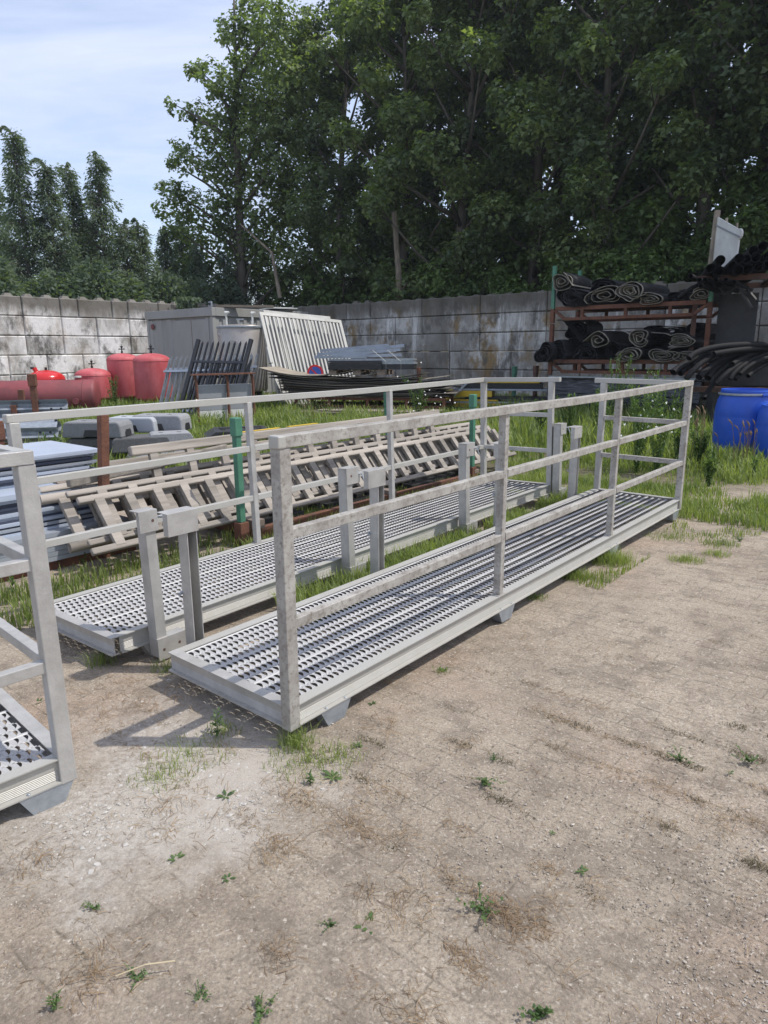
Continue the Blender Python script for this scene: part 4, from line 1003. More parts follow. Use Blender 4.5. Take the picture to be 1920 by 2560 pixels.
rolls = [('mat roll with a felt flap folded over in the upper left corner', 1400, 705, 28, 24, .0, True, (.25, -.30), 3), ('round black mat roll at the bottom left of the upper stillage', 1428, 745, 44, 26, .0, False, None, 6),
 ('mat roll with a thick felt edge, second in the upper row', 1508, 738, 38, 26, .05, True, None, 3), ('large felt lined mat roll in the middle of the upper stillage', 1574, 728, 34, 25, -.05, True, (.35, .18), 4),
 ('flattened felt lined roll low on the upper stillage', 1620, 749, 36, 14, .0, True, None, 3), ('black bumpy roll with no felt showing on the upper stillage', 1678, 742, 34, 17, .3, False, None, 3), ('mat roll at the right end of the upper stillage', 1742, 736, 28, 15, .05, True, (.3, .1), 3),
 ('black mat roll sticking out past the left post of the lower stillage', 1372, 884, 22, 26, -.2, False, None, 4), ('round black mat roll at the left of the lower stillage', 1395, 884, 28, 26, .05, False, None, 5), ('black mat roll bunched in the lower stillage beneath the open felt roll', 1462, 888, 36, 22, .1, False, None, 5), ('felt roll opened wide with a pointed flap in the lower stillage', 1502, 851, 28, 22, -.08, True, (-.35, -.2), 2), ('black roll pressed between felt rolls in the lower stillage', 1535, 878, 24, 28, .15, False, None, 4),
 ('round felt roll in the upper layer of the lower stillage', 1602, 843, 27, 22, -.02, True, (-.5, .22), 3), ('flattened felt roll at the right of the lower stillage, upper layer', 1706, 853, 38, 14, .0, True, (-.42, .10), 4), ('crumpled felt roll in the bottom layer, left of two', 1580, 888, 32, 18, -.05, True, (.18, .12), 3), ('tightly wound felt roll in the bottom layer, right of two', 1660, 888, 36, 18, .0, True, (.35, .1), 4), ('small felt roll at the bottom right of the lower stillage', 1722, 890, 26, 16, .05, True, None, 3), ('black roll leaning high at the right of the lower stillage', 1735, 822, 30, 18, .3, False, None, 3)]
for k, (lb, px, py, a, b, dp, ln, fl, tn) in enumerate(rolls): mat_roll(lb, px, py, a, b, dp, turns=tn, lining=ln, seed=k+3, flap=fl, yaw=random.Random(k).uniform(-.12, .12))
for k, (px, py, a, b) in enumerate(((1460, 742, 40, 20), (1540, 745, 34, 18), (1480, 715, 40, 16), (1560, 880, 50, 24), (1650, 858, 50, 24), (1440, 862, 40, 26), (1700, 885, 40, 22), (1640, 828, 60, 20), (1700, 745, 40, 18), (1420, 825, 36, 22))):
    mat_roll('%s added black roll darkening the gap behind the front rolls' % ORD[k], px, py, a, b, .45, .95, 3, False, k+90)  # black fill rolls added as dark masses to darken the gaps
# loose dark mat hanging at the left of the lower stillage
x, z = rack_p(1410, 835); o = MB()
vs = []; fs = []
for i in range(9):
    for j in range(2):
        s = i/8; vs.append((-.25+.65*s+.0*j, .02+.7*j, .32-.55*s*s+.03*math.sin(i)))
for i in range(8): fs.append((2*i, 2*i+2, 2*i+3, 2*i+1))
tag(o.add(vs, fs).build('loose_mat', RUBB, None, loc=(RX+ux.x*x, RY+ux.y*x, z), rz=AR, smooth=True), 'dark loose mat hanging in a curve at the left of the lower stillage', 'mat')
# film wrapped pack underneath
FILM = mat('black_stretch_film', (.035, .038, .045), .22, 0, col2=(.14, .15, .165), scale=2.2, stretch=(1, 1, 9), lo=.5, hi=.66, bump=1.0, bscale=3, bdist=.05)
t = thing('wrapped_pack', 'long pack wrapped in shiny black film under the stillages', 'pack', (RX-.05*ux.x, RY, 0), AR)
MB().box(-.02, WX+.02, -.05, .0, .1, .17).build('base_frame', RUST, t); MB().box(-.02, WX+.02, 1.2, 1.27, .1, .17).build('base_frame', RUST, t)
for x in (.1, WX*.5, WX-.2): MB().box(x, x+.12, -.03, 1.2, 0, .1).build('bearer', WOODD, t)
z1 = rack_p(1400, 944)[1]
vs = []; fs = []; nx_, nr = 70, 16
rw = random.Random(5)
for i in range(nx_+1):
    for j in range(nr):
        a = 2*math.pi*j/nr; c_, s_ = math.cos(a), math.sin(a); s = 1/max(abs(c_), abs(s_)); s = min(s, 1.25)
        p = Vector((WX*i/nx_*1.0, .56+.60*c_*s, (z1+.2)/2+(z1-.2)/2*s_*s*.98))
        dsp = noise.noise(Vector((p.x*1.2, p.y*4, p.z*14)))*.035+noise.noise(Vector((p.x*3, p.y*3, p.z*5)))*.05
        p.y += dsp*(1 if c_ > 0 else -1); p.z += dsp*.5; vs.append(p)
for i in range(nx_):
    for j in range(nr): a = i*nr+j; b = i*nr+(j+1) % nr; fs.append((a, b, b+nr, a+nr))
fs += [tuple(range(nr)), tuple(nx_*nr+j for j in range(nr))]
MB().add(vs, fs).build('film', FILM, t, smooth=True)
# pale boards on top of the wrapped pack's front
single(MB().box(0, WX*.96, 0, .05, 0, .03), 'white_edge_strip', GALV, 'thin grey strip along the top edge of the wrapped pack', 'strip', (RX-uy.x*.08, RY-uy.y*.08, z1+.01), AR)
# dark sheet standing at the right end of the stillages
single(MB().box(0, .75, 0, .03, 0, rack_p(1766, 735)[1]-.6), 'dark_board', RUBB, 'dark board standing upright at the right end of the mat stillages', 'board', (RX+ux.x*(WX+.08)+uy.x*.3, RY+ux.y*(WX+.08)+uy.y*.3, .6), AR)

# ---------------------------------------------------------------- pipe rack at the right
PR = at(1760, 700, Y=13.4)
qx = Vector((.93, -.37, 0)).normalized(); qa = math.atan2(qx.y, qx.x); qy = Vector((-qx.y, qx.x, 0))
pzt = at(1800, 692, Y=13.6).z
t = thing('pipe_rack', 'dark steel rack carrying the black pipes at the right edge', 'rack', (PR.x, PR.y, 0), qa)
for (x, y) in ((-.05, 2.0), (2.9, .0), (2.9, 2.0)): MB().box(x-.05, x+.05, y-.05, y+.05, 0, pzt).build('rack_post', RUSTG, t)
for y in (.0, 2.0): MB().box(-.1, 3.0, y-.06, y+.06, pzt-.1, pzt-.0).build('rack_beam', RUSTG, t); MB().box(-.05, 3.0, y-.05, y+.05, .75, .85).build('rack_beam', RUSTG, t)
for x in (.3, 1.2, 2.1): MB().box(x-.05, x+.05, .06, 1.94, pzt-.09, pzt-.02).build('cross_rail', RUSTG, t)
MB().box(.35, 3.0, .1, 1.9, .1, .74).build('shade_block', RUBB, t)  # black boxes standing in for the shade under the pipes
MB().box(.35, 3.0, .35, 1.9, .86, 1.55).build('shade_block', RUBB, t)
stk = [(1801, 650), (1849, 645), (1866, 647), (1831, 666), (1846, 674), (1777, 671), (1798, 677), (1885, 626), (1908, 615), (1890, 643), (1899, 666), (1921, 640), (1918, 664), (1870, 672)]
for k, (px, py) in enumerate(stk):
    p = at(px, py, Y=12.75+.04*(k % 4)); dr = Vector((.34+.015*(k % 3), .94, .015*(k % 2))).normalized()
    tag(MB().pipe([Vector((0, 0, 0)), dr*1.2, dr*2.6, dr*4], .082, .007, 18).build('plastic_pipe', PIPE, None, loc=p, smooth=True), '%s wide black pipe of the heap on the rack, counted from the left' % ORD[sorted(stk).index((px, py))], 'pipe', 'wide black pipes on the rack')
for k, (px, py) in enumerate(((1726, 690), (1749, 700), (1763, 699), (1751, 713), (1790, 700), (1800, 712), (1815, 700), (1835, 705), (1780, 712))):
    p = at(px, py, Y=12.7+.05*(k % 3)); dr = Vector((.5+.03*(k % 3), .86, .03)).normalized()
    tag(MB().pipe([Vector((0, 0, 0)), dr*1.5, dr*3.5], .042, .005, 12).build('thin_pipe', PIPE, None, loc=p, smooth=True), 'thin black pipe under the wide pipes on the rack, number %d' % (k+1) if False else '%s thin black pipe under the wide pipes on the rack' % ORD[k], 'pipe', 'thin black pipes on the rack')
# one thin pipe hanging down to the left, timbers hanging under the rack
a_, b_ = at(1697, 745, Y=14.0), at(1760, 700, Y=13.6)
tag(MB().pipe([Vector((0, 0, 0)), (b_-a_)*.5+Vector((0, 0, .02)), b_-a_+Vector((.4, .3, .1))], .04, .005, 12).build('thin_pipe', PIPE, None, loc=a_, smooth=True), 'single thin black pipe hanging down towards the mat rolls', 'pipe')
for (x0, y0, x1, y1) in ((1845, 715, 1880, 770), (1868, 725, 1893, 754), (1800, 715, 1815, 735), (1820, 735, 1840, 715)):
    a_, b_ = at(x0, y0, Y=13.3), at(x1, y1, Y=13.1)
    tag(MB().bar((0, 0, 0), b_-a_, .07, .04).build('dark_batten', RUBB, None, loc=a_), '%s dark batten hanging down under the pipe rack' % {1845: 'longest', 1868: 'rightmost', 1800: 'leftmost', 1820: 'short slanted'}[x0], 'batten', 'battens under the pipe rack')
# curved pipes sweeping down from the rack
PR2 = [(1722, 896, 1790, 868, 1930, 862, .055), (1683, 931, 1745, 893, 1830, 868, .062), (1701, 934, 1760, 895, 1860, 872, .055), (1715, 948, 1770, 896, 1840, 872, .05), (1747, 943, 1800, 900, 1880, 865, .062), (1769, 945, 1830, 893, 1930, 866, .062), (1825, 948, 1860, 912, 1930, 880, .045), (1837, 948, 1880, 908, 1935, 884, .045), (1760, 996, 1800, 940, 1860, 890, .045), (1785, 885, 1850, 875, 1930, 869, .05), (1803, 886, 1860, 877, 1930, 874, .045), (1830, 910, 1880, 885, 1935, 868, .05), (1850, 935, 1890, 905, 1935, 892, .04), (1870, 940, 1905, 915, 1940, 900, .04), (1735, 915, 1790, 885, 1880, 868, .05), (1790, 960, 1840, 915, 1900, 885, .045)]
for k, (x0, y0, x1, y1, x2, y2, r_) in enumerate(PR2):
    A_ = at(x0, y0, Y=12.6+.05*(k % 3)); B_ = at(x1, y1, Y=12.75+.12*(k % 3)); C_ = at(x2, y2, Y=12.9+.1*(k % 4))
    pts = []
    for i in range(15):
        s = i/14; pts.append((A_*(1-s)*(1-s)+(B_*2-(A_+C_)/2)*2*s*(1-s)+C_*s*s)-A_)
    tag(MB().pipe(pts, r_, .006, 12).build('bent_pipe', PIPE, None, loc=A_, smooth=True), '%s drooping bent black pipe, counted by its open end from the left' % ORD[sorted(PR2).index(PR2[k])], 'pipe', 'drooping black pipes behind the drums')
# white panel standing on top
t = thing('notched_board', 'white notched panel on a rusty frame standing above the black pipes', 'panel')
c = [at(1791, 541, Y=15.2), at(1850, 575, Y=14.3), at(1838, 665, Y=14.3), at(1778, 668, Y=15.2)]
t.location = c[3]; nrm = (c[1]-c[0]).cross(c[3]-c[0]).normalized()*.03
MB().add([p-c[3] for p in c]+[p-c[3]+nrm for p in c], [(0, 1, 2, 3), (7, 6, 5, 4), (0, 4, 5, 1), (1, 5, 6, 2), (2, 6, 7, 3), (3, 7, 4, 0)]).build('panel_sheet', WHITEP, t)
e0, e1 = at(1794, 526, Y=15.2)-c[3], at(1776, 672, Y=15.2)-c[3]
MB().bar(e0, e1, .09, .09).build('frame_edge', PLY, t)
k0, k1 = at(1791, 563, Y=15.17)-c[3], at(1849, 592, Y=14.27)-c[3]
MB().bar(k0-nrm*.3, k1-nrm*.3, .015, .03).build('panel_seam', GREYP, t)
cc = at(1846, 586, Y=14.33)-c[3]; MB().lathe([(.11, 0), (.11, .035)], 18, (0, 0, 0), 'y').xf(Matrix.Translation(cc) @ Matrix.Rotation(math.atan2((c[1]-c[0]).y, (c[1]-c[0]).x), 4, 'Z')).build('hinge_lobe', WHITEP, t)
for px in (1817, 1843):
    a_, b_ = at(px, 545 if px < 1830 else 558, Y=14.9), at(px+(-3), 600, Y=14.9); MB().bar(a_-c[3], b_-c[3], .05, .03).build('spike', PLY, t)
# ---------------------------------------------------------------- blue drums
def drum(label, p, r, h, open_top=True, m=BLUE):
    t = thing('plastic_drum', label, 'drum', (p.x, p.y, 0), .3, 'blue plastic drums')
    pr = [(.02, .01), (r*.86, .0), (r*.93, .03), (r*.98, h*.25), (r, h*.45), (r*1.0, h*.60), (r*.995, h*.612), (r*1.0, h*.624), (r*.985, h*.72), (r*.93, h*.84), (r*.875, h*.90)]
    MB().lathe(pr+[(r*.865, h*.93), (r*.85, h*.935)], 56).build('drum_body', m, t, smooth=True)
    if open_top:
        MB().lathe([(r*.86, h*.915), (r*.93, h*.922), (r*.93, h*.945), (r*.86, h*.95)], 56).build('clamp_ring', GALV, t, smooth=True)
        MB().lathe([(r*.85, h*.95), (r*.86, h*.955), (r*.855, h*.965), (r*.865, h*.975), (r*.855, h*.985), (r*.85, h*1.0), (r*.80, h*1.0), (r*.79, h*.96), (.01, h*.96)], 56).build('lid', m, t, smooth=True)
        MB().box(-.09, .09, -r*.95, -r*.92, h*.915, h*.952).build('ring_latch', m, t, bevel=.006)
    else:
        MB().lathe([(r*.88, h*.90), (r*.80, h*.93), (r*.5, h*.95), (r*.48, h*1.02), (.01, h*1.02)], 40).build('lid', BLACK, t, smooth=True)
    return t
p = at(1850, 1140, z=0); drum('large blue drum with a clamp ring standing in the grass', p, .405, .98)
p = at(1952, 1158, z=0); drum('blue drum with a dark cap cut off by the right edge', p, .36, .86, False)
# ---------------------------------------------------------------- trees
LEAF_A = leafmat('maple_leaves', (.062, .10, .048), (.24, .30, .125), .45)
LEAF_B = leafmat('dark_leaves', (.055, .09, .05), (.18, .23, .115), .45)
LEAF_S = leafmat('shrub_leaves', (.065, .115, .04), (.20, .28, .095), .4)
CON = leafmat('conifer_sprays', (.06, .095, .07), (.17, .215, .14), .4, .8)
GRS = leafmat('grass_blades', (.11, .16, .045), (.29, .34, .12), .4, .6, 1.5)
DRY = leafmat('dry_straw', (.15, .095, .055), (.38, .28, .18), .2, .8, 3)
PLA = leafmat('weed_leaves', (.055, .10, .035), (.14, .21, .075), .35, .5, 2)
TR = random.Random(21)
def rdir(r):
    while 1:
        v = Vector((r.uniform(-1, 1), r.uniform(-1, 1), r.uniform(-1, 1)))
        if .05 < v.length < 1: return v.normalized()
def leaf(mb, p, n_, s, r, droop=.5):
    """five sided folded leaf"""
    t = n_.cross(Vector((r.uniform(-1, 1), r.uniform(-1, 1), r.uniform(-.2, .2)))).normalized()
    b = n_.cross(t)
    o = len(mb.v)
    mb.v += [p, p+(t*.5+b*.28)*s, p+(t*1.0)*s-n_*.12*s, p+(t*.5-b*.28)*s]
    mb.v += [p+(t*.15+b*.55)*s, p+(t*.15-b*.55)*s]
    mb.f += [(o, o+1, o+2, o+3), (o, o+4, o+1), (o, o+3, o+5)]
    c = r.random(); mb.c += [c]*6
def clump(mb, c, rad, n, s, r, flat=.75):
    for _ in range(n):
        d = rdir(r); k = rad*(r.random()**.45)
        p = c+Vector((d.x*k, d.y*k, d.z*k*flat))
        p += Vector((noise.noise(p*1.7), noise.noise(p*1.7+Vector((9, 0, 0))), noise.noise(p*1.7+Vector((0, 9, 0)))))*.35
        nn = (Vector((0, 0, 1))*.7+d*.5+rdir(r)*.7).normalized()
        leaf(mb, p, nn, s*r.uniform(.6, 1.25), r)
def broad(seed, H_, rad, z0, ncl, per, ls, forks=5, crown_r=(.75, 1.35)):
    """returns crown mesh, trunk mesh (origin at the base)"""
    r = random.Random(seed); cr = MB(); tk = MB()
    lean = Vector((r.uniform(-.6, .6), r.uniform(-.5, .5), 0))
    def trunkp(s): return lean*s*s+Vector((.15*math.sin(s*5+seed), .12*math.cos(s*4), H_*.86*s))
    tk.tube([trunkp(i/10) for i in range(11)], lambda s: .24*(1-s)**.8+.03, 9)
    cl = []
    for i in range(ncl):
        f = (i+.5)/ncl; h = z0+(H_-z0)*(f**.9)
        env = rad*(math.sin(math.pi*min(1, .16+.84*f))**.55)*(.75+.35*r.random())
        a = i*2.399+r.uniform(-.5, .5); rr = env*(.35+.65*r.random())
        c = Vector((rr*math.cos(a), rr*math.sin(a), h+r.uniform(-.4, .4)))+lean*f
        R_ = r.uniform(*crown_r); cl.append((c, R_))
        clump(cr, c, R_, int(per*R_*R_), ls, r)
        if i % 2 == 0:
            s = max(.15, min(.95, (h-1.6-rr*.25)/(H_*.86))); b0 = trunkp(s)
            mid = (b0+c)*.5+Vector((0, 0, -.25+.2*r.random()))
            tk.tube([b0, mid, c+(c-b0).normalized()*.2], lambda q: .075*(1-q)+.012, 6)
            for _ in range(3):
                e = c+rdir(r)*R_*.9; tk.tube([mid*.4+c*.6, e], lambda q: .02*(1-q)+.005, 4)
    return cr, tk
def plant_tree(name, label, cat, group, x, y, z, meshes, rz=0, sc=1.0, lm=LEAF_A, bm=BARK, parts=('crown', 'trunk')):
    t = thing(name, label, cat, (x, y, z), rz, group); t.scale = (sc, sc, sc)
    for nm, (me, m_) in zip(parts, meshes):
        o = bpy.data.objects.new(nm, me); COL.objects.link(o); o.parent = t
    return t
def tomesh(mb, nm, m_):
    me = bpy.data.meshes.new(nm); me.from_pydata([tuple(p) for p in mb.v], [], mb.f); me.materials.append(m_)
    if mb.c: a = me.attributes.new('rnd', 'FLOAT', 'POINT'); a.data.foreach_set('value', mb.c)
    else:
        for p in me.polygons: p.use_smooth = True
    return me
def mk(seed, lm, **k):
    c, t = broad(seed, **k); return [(tomesh(c, 'crown', lm), lm), (tomesh(t, 'trunk', BARK), BARK)]
TA = mk(1, LEAF_A, H_=16, rad=3.9, z0=3.6, ncl=50, per=850, ls=.16, crown_r=(.55, 1.05))
TB = mk(2, LEAF_B, H_=17, rad=3.6, z0=4.6, ncl=44, per=780, ls=.155, crown_r=(.55, 1.05))
TC = mk(5, LEAF_B, H_=16, rad=3.2, z0=6.5, ncl=32, per=460, ls=.16, crown_r=(.6, 1.1))
def wallpt(s, back):
    """point behind the right wall: s metres from the corner along it"""
    return CORN+ux*s+uy*back
# front row then back rows; (along, back, template, turn, scale, label)
row = [(-1.2, 4.2, TB, 2.2, .86, 'broadleaf tree behind the wall corner, right of the leftmost one'), (1.6, 2.6, TB, .3, .92, 'dense dark broadleaf tree rising right behind the container'),
       (4.6, 3.2, TA, 1.9, 1.0, 'tall maple with pale hanging leaves above the pale gates'),
       (7.6, 2.6, TA, 3.6, 1.02, 'tall maple behind the wall above the steel bundle'),
       (10.4, 3.4, TB, .9, 1.0, 'dark tall tree behind the wall left of the mat stillages'),
       (13.2, 2.8, TA, 5.2, .98, 'tall maple standing behind the left part of the mat stillages'),
       (16.2, 3.2, TC, 2.2, 1.05, 'tall bare stemmed tree behind the middle of the mat stillages'),
       (18.6, 2.6, TC, 4.0, 1.02, 'thick dark stemmed tree near the white notched panel'),
       (21.2, 1.6, TB, 1.2, 1.0, 'dark tree above the black pipe rack at the right edge'),
       (24.4, 1.0, TA, .2, 1.05, 'unseen maple added beyond the right edge to shade the yard'), (20.0, 4.2, TA, 2.6, 1.0, 'tall maple between the thick dark stem and the right edge'), (17.2, 4.6, TB, 3.3, .95, 'dark tree behind the white notched panel')]  # maple beyond the right edge is out of view, added for shade
for (s, b, T_, rz, sc, lb) in row:
    p = wallpt(s, b); plant_tree('broadleaf_tree', lb, 'tree', 'tall trees behind the wall', p.x, p.y, 0, T_, rz, sc)
back = [(.2, 6.5, TA, 2.5, .98), (3.4, 7, TB, .5, 1.08), (6.4, 6.8, TC, 4.5, 1.12), (9.2, 7.2, TB, 3.1, 1.1), (12.0, 6.8, TC, 1.5, 1.12), (14.8, 7.4, TB, 5.5, 1.1), (17.6, 6.6, TC, .7, 1.12), (20.4, 7.5, TB, 2.8, 1.15), (23.5, 6.8, TC, 3.9, 1.12), (8, 11, TC, 3, 1.2), (13, 11, TB, 2, 1.2), (19, 11, TC, 1, 1.25)]
for k, (s, b, T_, rz, sc) in enumerate(sorted(back, key=lambda q: q[0])):
    p = wallpt(s, b); plant_tree('broadleaf_tree', '%s tree from the left in the rank behind, seen through gaps of the front trees' % ORD[k], 'tree', 'second rank trees', p.x, p.y, 0, T_, rz, sc)
# the leftmost broadleaf tree, its outline reaching into the sky
def edge_tree():
    r = random.Random(77); cr = MB(); tk = MB()
    base = Vector((-6.2, 31.5, 0))
    spec = [(640, 40, 60), (590, 70, 42), (560, 95, 26), (655, 130, 62), (600, 165, 36), (500, 178, 26), (540, 205, 42), (483, 168, 14), (585, 230, 48), (640, 240, 62), (430, 258, 18), (462, 282, 24), (510, 292, 40), (575, 300, 55), (650, 330, 66), (520, 345, 34), (580, 375, 52), (445, 368, 20), (470, 400, 36), (425, 405, 18), (530, 420, 44), (610, 440, 60), (680, 430, 60), (405, 470, 16), (440, 480, 36), (415, 520, 28), (480, 520, 48), (560, 510, 55), (640, 540, 60), (440, 575, 36), (500, 600, 45), (580, 610, 52), (660, 640, 60), (520, 660, 40), (700, 60, 70), (720, 200, 75), (720, 560, 60), (600, 700, 45), (690, 710, 50), (700, 300, 60), (700, 400, 60), (720, 480, 55), (650, 610, 50), (560, 560, 40), (480, 660, 40), (620, 660, 45), (540, 720, 40), (730, 680, 50)]
    for (px, py, rp) in spec:
        Y = 31.5+r.uniform(-1.4, 1.4); c = at(px, py, Y=Y); R_ = rp/57.0
        clump(cr, c-base, R_, int(max(90, 800*R_*R_)), .155, r, .95)
        s = max(.15, min(.9, (c.z-2)/15)); b0 = Vector((.4*s, 0, 15.5*s))
        tk.tube([b0, (b0+c-base)*.5+Vector((0, 0, .1)), c-base], lambda q: .07*(1-q)+.012, 5)
    tk.tube([Vector((.4*i/8, .1*math.sin(i), 15.8*i/8)) for i in range(9)], lambda q: .26*(1-q)+.03, 9)
    return base, [(tomesh(cr, 'crown', LEAF_A), 0), (tomesh(tk, 'trunk', BARK), 0)]
b_, T_ = edge_tree()
plant_tree('broadleaf_tree', 'leftmost broadleaf tree, its uneven branches reaching into the open sky', 'tree', None, b_.x, b_.y, 0, T_)
# pale dead trunk with broken top
p = at(1003, 745, Y=27.0); q = at(985, 530, Y=27.0)
t = thing('dead_tree', 'pale dead tree stump pole rising above the stained wall', 'dead tree', (p.x, p.y, 0))
d = q-Vector((p.x, p.y, 0))
MB().tube([(0, 0, 0), (d.x*.35+.04, 0, d.z*.4), (d.x*.6+.05, 0, d.z*.7), (d.x, 0, d.z)], lambda s: .14-.05*s, 9).tube([(d.x*.5, 0, d.z*.55), (d.x*.5+.35, 0, d.z*.62)], .03, 5).build('trunk', BARKL, t, smooth=True)
for (x0, y0, x1, y1, lb) in ((700, 745, 600, 560, 'thin curved bare branch arching in front of the dark conifers'), (1195, 735, 1172, 680, 'thin bare stick standing behind the wall left of the green stake')):
    a_, c_ = at(x0, y0, Y=27.5), at(x1, y1, Y=27.5); m_ = (a_+c_)/2+Vector((.45 if x0 < 900 else 0, 0, .3))
    single(MB().tube([(0, 0, 0), m_-a_, c_-a_], lambda s: .06*(1-s)+.02, 6), 'bare_branch', BARKL, lb, 'branch', a_)

# conifers at the left
def conifer(seed, H_, rad, z0=0, tips=((0, 0, 1),)):
    r = random.Random(seed); cr = MB(); tk = MB()
    for (ox, oy, hs) in tips:
        hh = H_*hs
        tk.tube([(ox*min(1, i/4), oy*min(1, i/4), hh*i/8) for i in range(9)], lambda s: .13*(1-s)+.012, 7)
        nb = int(26*hh)
        for i in range(nb):
            f = i/nb; z = z0+(hh-z0)*f
            L_ = rad*(1-f)**1.7*(.25+1.0*r.random())+.20+.22*(1-f)
            if r.random() < .14 and z > 4: L_ *= 1.6
            a = r.uniform(0, 6.283); dx, dy = math.cos(a), math.sin(a)
            b0 = Vector((ox*min(1, z/hh*2), oy*min(1, z/hh*2), z)); up_ = .28*L_
            pts = [b0, b0+Vector((dx*L_*.5, dy*L_*.5, up_)), b0+Vector((dx*L_*.85, dy*L_*.85, up_*.8)), b0+Vector((dx*L_, dy*L_, up_*.1-.12*L_))]
            tk.tube(pts[:3], lambda s: .02*(1-s)+.006, 4, cap=False)
            ns = int(26+L_*80)
            for _ in range(ns):
                s = r.random()**.75*2.999; k = int(s); q = pts[k].lerp(pts[k+1], s-k)
                q = q+Vector((r.gauss(0, .075), r.gauss(0, .075), r.gauss(-.07, .09)))
                d = (Vector((dx, dy, -.15))+rdir(r)*.7+Vector((0, 0, -.55))).normalized()
                l = r.uniform(.07, .19); sd_ = d.cross(rdir(r)).normalized()*l*.15
                o = len(cr.v); cr.v += [q, q+d*l*.45+sd_, q+d*l, q+d*l*.45-sd_]; cr.f.append((o, o+1, o+2, o+3)); cr.c += [r.random()]*4
        # drooping leader
        o0 = Vector((ox, oy, hh))
        for k in range(90):
            s = k/90; q = o0+Vector((.55*s*math.cos(seed), .2*s, .25*math.sin(s*2.6)))
            d = (Vector((.5*math.cos(seed), 0, -.8))+rdir(r)*.6).normalized(); l = r.uniform(.08, .2); sd_ = d.cross(rdir(r)).normalized()*l*.2
            o = len(cr.v); cr.v += [q, q+d*l*.45+sd_, q+d*l, q+d*l*.45-sd_]; cr.f.append((o, o+1, o+2, o+3)); cr.c += [r.random()]*4
    return [(tomesh(cr, 'crown', CON), 0), (tomesh(tk, 'trunk', BARK), 0)]
p = at(30, 330, Y=27.0); plant_tree('conifer_tree', 'tallest conifer at the far left with two drooping tops', 'conifer', 'conifers behind the left wall', p.x, 27.0, 0, conifer(3, p.z, 1.5, 2.0, ((0, 0, 1), (.95, .2, .89))), 0)
p = at(165, 400, Y=28.5); q = at(238, 392, Y=28.5)
plant_tree('conifer_tree', 'conifer with a forked drooping top, second from the left', 'conifer', 'conifers behind the left wall', q.x, 28.5, 0, conifer(8, q.z, 1.6, 2.0, ((0, 0, 1), (-1.1, .1, .96))), 0)
CN = conifer(14, 6.6, 2.3, 1.5)
for (px, py, Y, rz, lb) in ((310, 560, 28.6, 0, 'low conifer between the forked conifer and the broadleaf trees'), (345, 560, 29.0, 2, 'low bushy conifer above the left end of the container'), (410, 580, 31, 4, 'dark low conifer above the container roof'), (490, 620, 30.5, 1, 'dark low conifer behind the container near the arching branch'), (-20, 470, 28, 5, 'conifer cut off by the left edge'), (560, 640, 31.0, 2.4, 'dark low conifer above the silo'), (640, 650, 33.0, .7, 'dark low conifer above the pale gates'), (450, 560, 33.0, 3.3, 'dark conifer filling the gap under the leftmost broadleaf tree'), (215, 560, 30.5, 1.1, 'low dark conifer between the forked conifer and the arching branch')):
    p = at(px, py, Y=Y); plant_tree('conifer_tree', lb, 'conifer', 'conifers behind the left wall', p.x, p.y, 0, CN, rz, p.z/6.6)

# bushes and hanging growth along the tops of the walls
def bush_mesh(seed, w_, h_, n, ls, lm):
    r = random.Random(seed); mb = MB()
    for i in range(n):
        c = Vector((r.uniform(-w_, w_)*.75, r.uniform(-.7, .7), h_*(.25+.65*r.random()))); clump(mb, c, r.uniform(.35, .8), int(400), ls, r, .8)
    st = MB()
    for i in range(7): a = r.uniform(0, 6.28); st.tube([(0, 0, 0), (.3*math.cos(a), .3*math.sin(a), h_*.5), (w_*.7*math.cos(a), .6*math.sin(a), h_*.85)], lambda s: .03*(1-s)+.008, 5)
    return [(tomesh(mb, 'foliage', lm), 0), (tomesh(st, 'stems', BARK), 0)]
BU = [bush_mesh(31, 1.9, 2.6, 18, .125, LEAF_S), bush_mesh(33, 1.7, 3.4, 22, .135, LEAF_S), bush_mesh(35, 1.9, 2.0, 16, .115, LEAF_B)]
